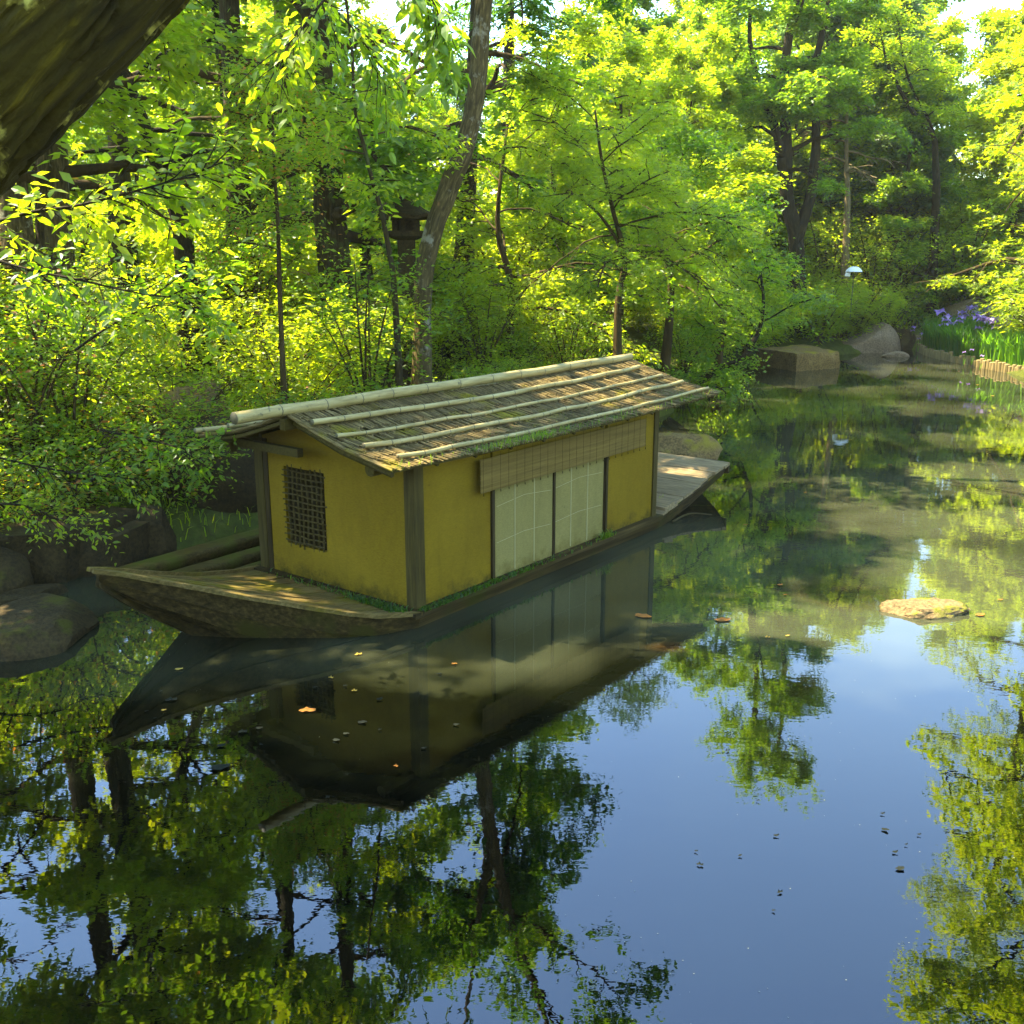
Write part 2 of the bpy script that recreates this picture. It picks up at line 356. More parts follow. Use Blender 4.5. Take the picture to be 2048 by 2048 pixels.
# ------------------------------------------------------------------ the pond and the ground
POND = [(-12, -2), (-8.5, 4), (-5.2, 6.6), (-4.7, 8.4), (-4.3, 9.7), (-3.3, 10.0), (-1.8, 11.7), (0.2, 13.4), (1.0, 14.9), (1.9, 16.8), (3.0, 19.0),
        (3.9, 22.0), (5.4, 25.8), (7.6, 28.3), (9.5, 29.6), (11.9, 31.2), (12.4, 30.6), (12.35, 28.6), (12.2, 26.6), (12.1, 24.2), (11.6, 21.5), (10.6, 18.5), (9.6, 15), (9, 10), (9, 5), (9, 0), (4, -2)]
PA = np.array(POND, float)
def pond_dist(X, Y):
    """distance to the shoreline, negative over water"""
    X = np.asarray(X, float); Y = np.asarray(Y, float); best = np.full(X.shape, 1e9)
    for i in range(len(PA)):
        a = PA[i]; b_ = PA[(i + 1) % len(PA)]; d = b_ - a
        tt = np.clip(((X - a[0]) * d[0] + (Y - a[1]) * d[1]) / (d @ d), 0, 1)
        best = np.minimum(best, np.hypot(X - a[0] - tt * d[0], Y - a[1] - tt * d[1]))
    return np.where(in_poly(X, Y, POND), -best, best)
def wob(X, Y):
    return .12 * np.sin(X * 1.3 + 1) * np.cos(Y * 1.1) + .07 * np.sin(X * 3.1 + Y * 2.3) + .04 * np.sin(X * 6.7 - Y * 5.9)
def ground_z(X, Y):
    d = pond_dist(X, Y)
    out = .16 + .18 * np.clip(d, 0, 60) ** .97 + wob(X, Y) * np.clip(d, 0, 1)
    out = np.where(out > 6.0, 6.0 + (out - 6.0) * .15, out)
    return np.where(d < 0, np.maximum(-.9, d * 1.2 - .05), np.minimum(out, .02 + d * .9))
def gz(x, y): return float(ground_z(np.array([x]), np.array([y]))[0])
gx = np.unique(np.concatenate([np.linspace(-130, -16, 24), np.linspace(-16, 24, 161), np.linspace(24, 130, 24)]))
gy = np.unique(np.concatenate([np.linspace(-40, -2, 14), np.linspace(-2, 46, 193), np.linspace(46, 160, 20)]))
X, Y = np.meshgrid(gx, gy); Z = ground_z(X, Y); ny, nx = X.shape
i, j = np.meshgrid(np.arange(ny - 1), np.arange(nx - 1), indexing='ij')
Q = np.stack([i * nx + j, i * nx + j + 1, (i + 1) * nx + j + 1, (i + 1) * nx + j], -1).reshape(-1, 4)
g = link('ground', np_mesh('ground', np.stack([X, Y, Z], -1).reshape(-1, 3), Q, M['ground'], True)); tag(g, 'mossy ground rising from the pond into the wood', kind='structure')
wv = [(-16, -6, 0), (18, -6, 0), (18, 36, 0), (-16, 36, 0)]
g = link('water', np_mesh('water', np.array(wv), np.array([[0, 1, 2, 3]]), M['water'])); tag(g, 'still green pond water mirroring trees and blue sky', kind='structure')

# ------------------------------------------------------------------ foliage
SKY_POLYS = [  # openings in the canopy, seen mirrored in the pond
    [(1160, 1425), (1290, 1430), (1395, 1390), (1420, 1480), (1500, 1585), (1640, 1585), (1690, 1440), (1690, 1330), (1640, 1290), (1700, 1270), (1720, 1390), (1870, 1400), (1900, 1395), (1840, 1500), (1890, 1600), (1940, 1700), (1840, 1760), (1790, 1860), (1790, 2150), (1420, 2150), (1370, 1990), (1310, 1920), (1240, 1860), (1290, 1760), (1375, 1690), (1230, 1630), (1250, 1560), (1180, 1500)],
    [(470, 1700), (560, 1700), (590, 1850), (500, 1840)], [(-50, 1860), (150, 1815), (175, 1870), (110, 1960), (-50, 1990)],
    [(930, 1660), (1010, 1690), (990, 1800), (850, 1770), (840, 1730)], [(820, 1960), (980, 1900), (1000, 2010), (1150, 2150), (650, 2150)],
    [(1090, 1830), (1200, 1840), (1180, 1900), (1080, 1900)], [(540, 1930), (590, 1990), (540, 2040), (500, 2000)], [(-50, 2000), (40, 2010), (0, 2100), (-50, 2100)]]
SKY_DIRECT = [[(805, 105), (860, 92), (880, 110), (835, 125), (808, 140)], [(1050, 95), (1090, 88), (1085, 118), (1055, 112)], [(910, 10), (945, 15), (940, 45), (915, 40)],
              [(1655, -60), (1705, -60), (1700, 12), (1670, 18)], [(1830, -60), (1930, -60), (1900, 22), (1850, 34), (1825, 10)],
              [(1800, 575), (2100, 575), (2100, 800), (1800, 800)], [(1515, 650), (1690, 640), (1690, 760), (1500, 770)],
              [(612, 370), (712, 370), (722, 580), (625, 580)], [(762, 368), (880, 368), (880, 470), (762, 470)], [(1545, 230), (1640, 230), (1635, 500), (1560, 500)]]
SUN_GAPS = []        # (x, y, r, z): places the sun must reach through the crowns, filled in below
def keep(P, jit=14.0, direct=True, mirror=True, sun=True):
    P = np.asarray(P, float); n = len(P); k = np.ones(n, bool)
    if mirror:
        u, v = proj(P * np.array([1, 1, -1.])); u = u + rng.normal(0, jit, n); v = v + rng.normal(0, jit, n)
        for pl in SKY_POLYS: k &= ~in_poly(u, v, pl)
    if direct:
        u, v = proj(P); u = u + rng.normal(0, jit * .3, n); v = v + rng.normal(0, jit * .3, n)
        for pl in SKY_DIRECT: k &= ~in_poly(u, v, pl)
    for (x, y, r, z) in (SUN_GAPS if sun else ()):
        s = (P[:, 2] - z) / SUN[2]; q = P[:, :2] - SUN[:2] * s[:, None]
        dd = np.hypot(q[:, 0] - x, q[:, 1] - y) + rng.normal(0, .08, n)
        k &= ~((dd < r) & (s > .5))
    return k
LEAF = {  # local outline: x along, y across, z up;  quads
    'oval': (np.array([(0, 0, 0), (.22, -.19, .04), (.58, -.21, .03), (1, 0, -.12), (.58, .21, .03), (.22, .19, .04), (.45, 0, -.02)]), np.array([(0, 1, 2, 6), (6, 2, 3, 4), (0, 6, 4, 5)])),
    'quad': (np.array([(0, 0, 0), (.45, -.26, .04), (1, 0, -.08), (.45, .26, .04)]), np.array([(0, 1, 2, 3)])),
    'long': (np.array([(0, 0, 0), (.4, -.14, .04), (1, 0, -.14), (.4, .14, .04)]), np.array([(0, 1, 2, 3)])),
    'maple': (np.array([(0, 0, 0), (.18, -.10, 0), (1, 0, -.12), (.18, .10, 0), (.55, -.62, -.06), (.05, -.13, 0), (.55, .62, -.06), (.05, .13, 0)]),
              np.array([(0, 1, 2, 3), (0, 5, 4, 1), (0, 3, 6, 7)])),
}
def unit(a): return a / (np.linalg.norm(a, axis=-1, keepdims=True) + 1e-9)
def leaf_arrays(P, D, Nn, S, kind):
    T, Fc = LEAF[kind]; D = unit(D); B = unit(np.cross(Nn, D)); Nn = np.cross(D, B)
    V = P[:, None, :] + S[:, None, None] * (T[None, :, 0:1] * D[:, None] + T[None, :, 1:2] * B[:, None] + T[None, :, 2:3] * Nn[:, None])
    k = len(T); Fq = (Fc[None] + (np.arange(len(P)) * k)[:, None, None]).reshape(-1, Fc.shape[1])
    vals = np.repeat(rng.random(len(P)), len(Fc))
    return V.reshape(-1, 3), Fq, vals
def sprays(tips, dirs, per, length, size, kind, droop=.25, flat=.45, spread=1.0):
    """leafy twigs: tips (n,3) start points, dirs (n,3)"""
    n = len(tips); dirs = unit(dirs)
    t = (np.arange(per) + .5) / per
    side = np.where(np.arange(per) % 2 == 0, 1.0, -1.0)
    up = np.array([0, 0, 1.])
    lat = unit(np.cross(np.broadcast_to(up, dirs.shape), dirs) + 1e-6)
    L = length * rng.uniform(.6, 1.25, n)
    P = tips[:, None] + dirs[:, None] * (t[None, :, None] * L[:, None, None])
    P[..., 2] -= droop * (t ** 2)[None] * L[:, None]
    P = P + rng.normal(0, .05 * spread, P.shape)
    D = dirs[:, None] * .55 + lat[:, None] * side[None, :, None] * .85 + rng.normal(0, .30, P.shape)
    D[..., 2] -= droop * .6
    Nn = up + rng.normal(0, flat, P.shape)
    S = size * rng.uniform(.6, 1.25, (n, per))
    return leaf_arrays(P.reshape(-1, 3), D.reshape(-1, 3), Nn.reshape(-1, 3), S.ravel(), kind)
def grow(trunk, tr, start=.35, limbs=10, limb_len=2.5, up=.35, subs=7, twigs=6, taper_top=.45, lean=None, even=False, r_fac=.45, seed=0):
    """trunk: path (n,3), tr: radii. returns branch tubes [(pts, radii)], twig starts and directions"""
    rs = np.random.default_rng(seed); tubes = []; tips = []; dirs = []
    n = len(trunk); a0 = rs.uniform(0, 6.28)
    for k in range(limbs):
        f = start + (1 - start) * (k + rs.uniform(.1, .9)) / limbs; f = min(f, .995)
        ii = f * (n - 1); i0 = int(ii); p = trunk[i0] + (trunk[min(i0 + 1, n - 1)] - trunk[i0]) * (ii - i0)
        ang = a0 + k * 2.4 + rs.uniform(-.4, .4)
        g_ = (f - start) / (1 - start + 1e-6)
        ll = limb_len * (1 - (1 - taper_top) * g_) * rs.uniform(.75, 1.15)
        if not even: ll *= .65 + .35 * math.sin(min(1, g_ * 1.6 + .3) * math.pi / 2)
        u = up + .9 * g_ ** 2
        d = np.array([math.cos(ang), math.sin(ang), u]);
        if lean is not None: d[:2] += lean
        d /= np.linalg.norm(d)
        m = 8; pts = [p]; dd = d.copy()
        for s in range(m):
            dd = dd + rs.normal(0, .13, 3); dd[2] -= .03 + .02 * s * (1 - g_); dd /= np.linalg.norm(dd); pts.append(pts[-1] + dd * ll / m)
        pts = np.array(pts); r0 = tr[i0] * r_fac
        tubes.append((pts, np.linspace(r0, .012, m + 1)))
        for q in range(subs):
            g2 = .22 + .78 * (q + rs.uniform(.2, .9)) / subs; j = min(int(g2 * m), m - 1)
            b0 = pts[j] + (pts[j + 1] - pts[j]) * (g2 * m - j)
            sd_ = 1 if q % 2 else -1
            base = pts[j + 1] - pts[j]; base /= np.linalg.norm(base)
            lat = np.cross(base, [0, 0, 1.]); lat /= np.linalg.norm(lat) + 1e-6
            d2 = base * .6 + lat * sd_ * rs.uniform(.5, 1.1) + np.array([0, 0, rs.uniform(-.15, .35)]); d2 /= np.linalg.norm(d2)
            l2 = ll * .42 * (1.15 - g2 * .6) * rs.uniform(.7, 1.2); m2 = 4; sp = [b0]; e = d2.copy()
            for s in range(m2):
                e = e + rs.normal(0, .16, 3); e[2] -= .05; e /= np.linalg.norm(e); sp.append(sp[-1] + e * l2 / m2)
            sp = np.array(sp); tubes.append((sp, np.linspace(max(.012, r0 * .3 * (1 - g2 * .6)), .005, m2 + 1)))
            for z in range(twigs):
                g3 = .15 + .85 * (z + rs.uniform(0, 1)) / twigs; j3 = min(int(g3 * m2), m2 - 1)
                c0 = sp[j3] + (sp[j3 + 1] - sp[j3]) * (g3 * m2 - j3)
                an = rs.uniform(-1.3, 1.3); f3 = sp[j3 + 1] - sp[j3]; f3 /= np.linalg.norm(f3)
                l3 = np.cross(f3, [0, 0, 1.]); l3 /= np.linalg.norm(l3) + 1e-6
                d3 = f3 * math.cos(an) + l3 * math.sin(an) + np.array([0, 0, rs.normal(0, .22)])
                tips.append(c0 + rs.normal(0, .05, 3)); dirs.append(d3)
    return tubes, np.array(tips), np.array(dirs)
def tubes_mesh(name, tubes, m_, seg=5):
    mb = MB()
    for p, r in tubes: mb.tube(p, r, seg if max(r) > .03 else 4, False)
    return mb.mesh(name, m_, True)
def tube_uv(me, pts, rad, seg, nt_):
    """metres round and along the stem, so the bark runs with it"""
    pts = np.asarray(pts); n = len(pts); L = np.r_[0, np.cumsum(np.linalg.norm(np.diff(pts, axis=0), axis=1))]; rm = float(np.mean(rad))
    i, j = np.meshgrid(np.arange(n - 1), np.arange(seg), indexing='ij'); w_ = 2 * math.pi * rm / seg
    uv = np.stack([np.stack([j * w_, L[i]], -1), np.stack([(j + 1) * w_, L[i]], -1), np.stack([(j + 1) * w_, L[i + 1]], -1), np.stack([j * w_, L[i + 1]], -1)], 2).reshape(-1, 2)
    uv = np.vstack([uv, np.zeros((nt_ * 3, 2))]); me.uv_layers.new(name='UVMap').data.foreach_set('uv', uv.astype(np.float32).ravel()); return me
def trunk_mesh(name, pts, rad, m_, seg=14, rough=.06, flare=True):
    rad = np.array(rad, float)
    if flare:
        k = min(4, len(rad)); rad[:k] *= np.linspace(1.5, 1.0, k)
    ph = rng.uniform(0, 6, 4)
    def ridge(tt, an):
        return 1 + rough * np.sin(an * 3 + ph[0] + tt * 5) + rough * .7 * np.sin(an * 5 + ph[1] - tt * 9) + rough * .5 * np.sin(an * 2 + tt * 25 + ph[2])
    V, Q_, T_ = tube_arrays(pts, rad, seg, True, ridge=ridge)
    return tube_uv(np_mesh(name, V, [Q_, T_], m_, True), pts, rad, seg, len(T_))
def make_tree(name, pts, rad, label, cat, group, leaf, lk='quad', bark_='bark_mid', size=.09, per=11, tl=.34, cull=True, extra_stems=(), dens=1.8, sun=True, **g):
    g['twigs'] = int(g.get('twigs', 5) * dens); per = int(per * 1.35)
    """a tree at its true place: trunk, branches and crown under one Empty at the foot"""
    pts = np.asarray(pts, float); base = pts[0].copy()
    root = empty(name, base, 0, label, cat, group)
    link('trunk', trunk_mesh('trunk', pts - base, rad, M[bark_]), root)
    allt = []; tp = []; dr = []
    tubes, tips, dirs = grow(pts, rad, **g); allt += tubes; tp.append(tips); dr.append(dirs)
    for k, (sp, sr, sg) in enumerate(extra_stems):
        sp = np.asarray(sp, float); link('stem', trunk_mesh('stem', sp - base, sr, M[bark_], 10, flare=False), root)
        gg = dict(g); gg.update(sg); gg['seed'] = gg.get('seed', 0) + 50 + k
        tubes, tips, dirs = grow(sp, sr, **gg); allt += tubes; tp.append(tips); dr.append(dirs)
    tips = np.concatenate(tp); dirs = np.concatenate(dr)
    if cull:
        k = keep(tips, sun=sun); tips = tips[k]; dirs = dirs[k]
        allt = [a_ for a_ in allt if keep(a_[0][-1:], 8)[0] or max(a_[1]) > .05]
    if allt: tag(link('branches', tubes_mesh('branches', [(a_ - base, r_) for a_, r_ in allt], M['twig' if bark_ != 'bark_dark' else 'limb_dark']), root), kind='stuff')
    V, Fq, vals = sprays(tips - base, dirs, per, tl, size, lk)
    link('crown', np_mesh('crown', V, Fq, M[leaf], False, vals), root)
    return root
def copy_tree(o, loc, rz, sc, label=None, group=None, leaf=None):
    c = o.copy(); col.objects.link(c); c.location = loc; c.rotation_euler = (0, 0, rz); c.scale = (sc, sc, sc * random.uniform(.92, 1.1))
    if label: c['label'] = label
    if group: c['group'] = group
    for ch in o.children:
        d = ch.copy(); col.objects.link(d); d.parent = c
        if leaf and ch.name.startswith('crown'):
            key = (ch.data.name, leaf)
            if key not in _recol:
                me = ch.data.copy(); me.materials.clear(); me.materials.append(M[leaf]); _recol[key] = me
            d.data = _recol[key]
    return c
_recol = {}
def vpath(base, h, lean=(0, 0), wig=.12, n=14, seed=0):
    rs = np.random.default_rng(seed); P = []
    for i_ in range(n):
        f = i_ / (n - 1)
        P.append([base[0] + lean[0] * f + math.sin(f * 5 + seed) * wig * f, base[1] + lean[1] * f + math.cos(f * 4 + seed) * wig * f, base[2] + h * f])
    return np.array(P)
def foot(P0):   # lets a trunk start in the ground
    P0 = np.array(P0, float); return np.array([P0[0], P0[1], gz(P0[0], P0[1]) - .08])

# ------------------------------------------------------------------ the houseboat
BA = np.array([-.783, 7.851, 0.0]); TH = R(52.1)
BL = np.array([math.cos(TH), math.sin(TH), 0]); BW = np.array([-math.sin(TH), math.cos(TH), 0])
def bw(s, w_, z): return BA + BL * s + BW * w_ + np.array([0, 0, z])
boat = empty('houseboat', BA, TH, 'small moored houseboat with ochre plaster cabin, reed roof and bamboo poles', 'houseboat')
CL, CW, ZB, ZE = 3.84, 1.92, .15, 1.36      # cabin length, width, floor, eaves
RZ = 1.66                                   # ridge height of the roof surface
def near_g(s):   # near gunwale (w, z)
    xs = [-1.89, -1.56, -1.3, -1.05, -.78, -.6, -.35, 0, 3.85, 4.63, 5.72]
    return np.interp(s, xs, [1.40, 1.22, 1.0, .74, .47, .26, .07, -.06, -.06, 0, .06]), np.interp(s, xs, [.68, .55, .46, .37, .29, .23, .17, .12, .12, .22, .42])
def far_g(s):
    xs = [-1.89, -1.33, -.75, -.28, 0, 3.85, 5.72]
    return np.interp(s, xs, [1.47, 1.62, 1.82, 1.93, 1.98, 1.98, 1.86]), np.interp(s, xs, [.68, .47, .27, .16, .12, .12, .42])
SS = np.unique(np.concatenate([np.linspace(-1.89, 0, 14), np.linspace(0, 3.85, 8), np.linspace(3.85, 5.72, 9)]))
def strake(name, t0, t1, side, out):
    """one plank of the hull side; t runs 0 at the gunwale to 1 at the bottom"""
    rows = []
    for s in SS:
        gwn, gz_ = (near_g if side == 0 else far_g)(s); sg = 1 if side == 0 else -1
        c = (near_g(s)[0] + far_g(s)[0]) / 2
        depth = min(.46, .10 + .40 * max(0, (s + 1.9)) ** .8) if s < 0 else (.46 if s < 3.85 else .46 - .1 * (s - 3.85) / 1.87)
        inn = min(.30, abs(c - gwn) * .8)
        def pt(tt): return gwn + sg * (inn * tt ** 1.6) - sg * out, gz_ - .01 - depth * tt
        rows.append((s, pt(t0), pt(t1)))
    V = []; 
    for s, a_, b_ in rows:
        sg = 1 if side == 0 else -1
        V += [(s, a_[0], a_[1]), (s, b_[0], b_[1]), (s, b_[0] + sg * .03, b_[1]), (s, a_[0] + sg * .03, a_[1])]
    n = len(rows); Qs = []
    for i_ in range(n - 1):
        for j_ in range(4): Qs.append([i_ * 4 + j_, i_ * 4 + (j_ + 1) % 4, (i_ + 1) * 4 + (j_ + 1) % 4, (i_ + 1) * 4 + j_])
    Qs += [[0, 1, 2, 3], [4 * n - 4, 4 * n - 3, 4 * n - 2, 4 * n - 1]]
    MB().add(V, Qs).build(name, M['hull'], boat)
for side in (0, 1):
    strake('hull_plank', 0, .36, side, .000); strake('hull_plank', .37, .70, side, -.012); strake('hull_plank', .71, 1.1, side, -.02)
# gunwale cap strips
for side in (0, 1):
    pts = [];
    for s in np.linspace(-1.93, 0, 12):
        w_, z_ = (near_g if side == 0 else far_g)(max(s, -1.89)); pts.append((s, w_ + (.0 if side == 0 else 0), z_ + .012))
    mb = MB(); pts = np.array(pts)
    for i_ in range(len(pts) - 1):
        d = pts[i_ + 1] - pts[i_]; L = np.linalg.norm(d); d /= L; lt = unit(np.cross([0, 0, 1.], d)); u_ = np.cross(d, lt)
        mb.box((pts[i_] + pts[i_ + 1]) / 2, (L / 2 + .004, .022, .016), [d, lt, u_], v=.3, jit=.08)
    mb.build('gunwale', M['deck'], boat)
# bottom of the hull
mb = MB(); V = []
for s in SS:
    a_, b_ = near_g(s), far_g(s); c = (a_[0] + b_[0]) / 2; dz = min(.40, .08 + .36 * max(0, s + 1.9) ** .8) if s < 0 else .4
    V += [(s, a_[0] + (c - a_[0]) * .35, a_[1] - dz), (s, b_[0] - (b_[0] - c) * .35, b_[1] - dz)]
mb.add(V, [[2 * i_, 2 * i_ + 1, 2 * i_ + 3, 2 * i_ + 2] for i_ in range(len(SS) - 1)]); mb.build('hull_bottom', M['hull'], boat)
# bow deck: boards running towards the tip
nb = 9
for k in range(nb):
    f0, f1 = k / nb, (k + 1) / nb; V = []; smax = -.02; smin = -1.86 + .03 * random.random()
    ss = np.linspace(smin, smax, 12); dzz = random.uniform(-.004, .004)
    for s in ss:
        a_, b_ = near_g(s), far_g(s); g_ = .03 / max(.05, b_[0] - a_[0])
        for f in (f0 + g_ * .35, f1 - g_ * .35):
            w_ = a_[0] + .02 + (b_[0] - a_[0] - .04) * f; z_ = a_[1] + (b_[1] - a_[1]) * f + dzz + .02 * math.sin(math.pi * f)
            V += [(s, w_, z_), (s, w_, z_ - .025)]
    Qs = []
    for i_ in range(11):
        o = i_ * 4; Qs += [[o, o + 2, o + 6, o + 4], [o, o + 4, o + 5, o + 1], [o + 2, o + 3, o + 7, o + 6], [o + 1, o + 5, o + 7, o + 3]]
    Qs += [[0, 1, 3, 2], [44, 46, 47, 45]]
    MB().add(V, Qs).build('deck_board', M['deck'], boat)
# broad weathered boards laid across the stern
s = 3.90; k = 0
while s < 5.66:
    wd = random.choice([.17, .20, .23, .26]); s1 = min(s + wd, 5.70)
    a_, b_ = near_g((s + s1) / 2), far_g((s + s1) / 2); z0, z1 = near_g(s)[1], near_g(s1)[1]
    e0 = random.uniform(-.03, .04); ti = random.uniform(-.008, .008)
    V = [(ss_, ww, zz + (ti if ww < 1 else -ti) + dz) for ss_, zz in ((s + .006, z0), (s1 - .008, z1)) for ww in (a_[0] + e0 + .01, b_[0] - .03) for dz in (-.012, .022)]
    MB().hexa(V).build('stern_board', M['deck_far'], boat); s = s1; k += 1
MB().hexa([(s_, w_, z_) for s_ in (4.02, 4.22) for w_ in (-.02, .80) for z_ in (.165 + (s_ - 4.02) * .2, .20 + (s_ - 4.02) * .2)], v=.1).build('loose_board', M['deck_far'], boat)
MB().box((5.71, .96, .36), (.02, .90, .07)).build('transom', M['hull'], boat)

# sills round the cabin floor
def board(name, c, h, m_, v=None, jit=.0): return MB().box(c, h, v=v, jit=jit).build(name, M[m_], boat)
board('sill', (CL / 2, -.005, .125), (CL / 2 + .06, .055, .028), 'hull'); board('sill', (-.03, CW / 2, .128), (.055, CW / 2 + .08, .022), 'hull')
board('sill', (CL + .02, CW / 2, .128), (.05, CW / 2, .022), 'hull'); board('sill', (CL / 2, CW + .02, .125), (CL / 2, .05, .028), 'hull')
board('cabin_floor', (CL / 2, CW / 2, .10), (CL / 2 - .02, CW / 2 - .07, .02), 'inside')
# walls
T = .02
def wall_side(name, s0, s1, w_, m_='plaster', z0=ZB, z1=ZE): return board(name, ((s0 + s1) / 2, w_, (z0 + z1) / 2), ((s1 - s0) / 2, T, (z1 - z0) / 2), m_)
wall_side('side_wall', .06, .985, .03); wall_side('side_wall', 2.84, CL - .06, .03)
wall_side('wall_above_doors', 1.02, 2.80, .035, z0=1.12, z1=ZE)
wall_side('back_wall', .06, CL - .06, CW - .03)
def gable(name, s0, hole=False):
    zt = lambda w_: ZE + .27 * (1 - abs(w_ - CW / 2) / (CW / 2))
    xs = [.06, 1.04, 1.56, CW - .06]
    mb = MB()
    def pane(w0, w1, z0, z1=None):
        mb.hexa([(s0 + ds, ww, zz) for ds in (0, .04) for ww in (w0, w1) for zz in (z0, (zt(ww) if z1 is None else z1))], v=.5)
    if hole:
        pane(.06, .96, ZB); pane(.96, 1.04, ZB); pane(1.04, 1.56, ZB, .44); pane(1.04, 1.56, 1.14); pane(1.56, CW - .06, ZB)
    else: pane(.06, .96, ZB); pane(.96, CW - .06, ZB)
    mb.build(name, M['plaster'], boat)
gable('end_wall', .01, True); gable('end_wall', CL - .05)
# lattice window of woven reeds left open in the plaster
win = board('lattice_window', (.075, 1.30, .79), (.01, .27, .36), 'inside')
for k in range(8):
    w_ = 1.085 + k * .061; pts = [(.012 + .006 * math.sin(k + q * 1.3), w_ + random.uniform(-.005, .005), .44 + q * .70 / 7 + random.uniform(-.01, .01)) for q in range(8)]
    pts[-1] = (pts[-1][0], pts[-1][1], 1.15 + random.uniform(-.03, .02)); pts[0] = (pts[0][0], pts[0][1], .425 + random.uniform(-.02, .02))
    o = MB().tube(pts, .0095, 5, True).build('upright_reed', M['lattice'], boat); o.parent = win
for k in range(13):
    z_ = .475 + k * .053; ex = random.uniform(-.02, .03)
    pts = [(-.006 + .006 * math.sin(k * 2 + q * 1.7), 1.035 - ex + q * (.53 + ex) / 5, z_ + random.uniform(-.006, .006)) for q in range(6)]
    o = MB().tube(pts, .0075, 5, True).build('cross_reed', M['lattice'], boat); o.parent = win
# posts and rails
for (s_, w_, h_) in ((.05, .035, .055), (CL - .05, .035, .042), (.05, CW - .035, .055), (CL - .05, CW - .035, .045)):
    board('corner_post', (s_, w_, (ZB + ZE) / 2 + .02), (h_, h_, (ZE - ZB) / 2 + .04), 'post')
board('inner_post', (.028, CW - .125, (ZB + ZE) / 2), (.028, .028, (ZE - ZB) / 2), 'post_dark')
for s_ in (1.00, 2.82): board('door_post', (s_, .022, .58), (.018, .035, .44), 'post_dark')
board('door_post', (1.915, .010, .57), (.016, .020, .43), 'post_dark')
board('eave_beam', (CL / 2, .02, ZE + .035), (CL / 2 + .30, .04, .035), 'beam'); board('eave_beam', (CL / 2, CW - .02, ZE + .035), (CL / 2 + .30, .04, .035), 'beam')
board('tie_beam', (-.22, CW * .82, ZE - .01), (.03, .52, .035), 'beam')
o = MB().tube([(-.36, .10, ZE - .005), (.02, .10, ZE + .0)], .052, 9, True).build('log_beam_end', M['beam'], boat)
board('hanging_block', (-.24, CW + .02, ZE - .045), (.04, .035, .055), 'post')
# the two sliding panels of the opening
for (s0, s1, w_) in ((1.03, 1.90, .012), (1.93, 2.79, .022)):
    p = board('sliding_panel', ((s0 + s1) / 2, w_, .635), ((s1 - s0) / 2, .008, .485), 'paper')
    for k in (1, 2):
        o = board('rib', (s0 + (s1 - s0) * k / 3, w_ - .009, .64), (.005, .0025, .47), 'rib'); o.parent = p
    for k in (1, 2):
        o = MB().tube([(s0 + .03, w_ - .008, .14 + .33 * k), ((s0 + s1) / 2, w_ - .008, .155 + .33 * k + .01 * k), (s1 - .03, w_ - .008, .14 + .33 * k + random.uniform(-.01, .03))], .0022, 4).build('rib', M['rib'], boat); o.parent = p
# rolled-down reed blind hanging below the eaves
bl = empty('reed_blind', (0, 0, 0)); bl.parent = boat
o = MB()
for k in range(44):
    z_ = .985 + k * .0066; s0 = .76 + random.uniform(-.006, .006)
    o.tube([(s0, -.065, z_), (3.46 + random.uniform(-.006, .006), -.065, z_ + .006)], .0034, 4, True)
o.build('reeds', M['blind'], bl, kind='stuff')
for k in range(24):
    s_ = .79 + k * .1155; z1 = 1.30; mb = MB(); mb.box((s_, -.072, (.975 + z1) / 2 + .0), (.0008, .0008, (z1 - .955) / 2)); mb.box((s_ + .004, -.073, .965), (.003, .0025, .010))
    mb.build('cord', M['post'], bl)
o = MB().tube([(.74, -.065, 1.325), (3.48, -.065, 1.332)], .010, 6, True).build('hanging_rail', M['beam'], bl)
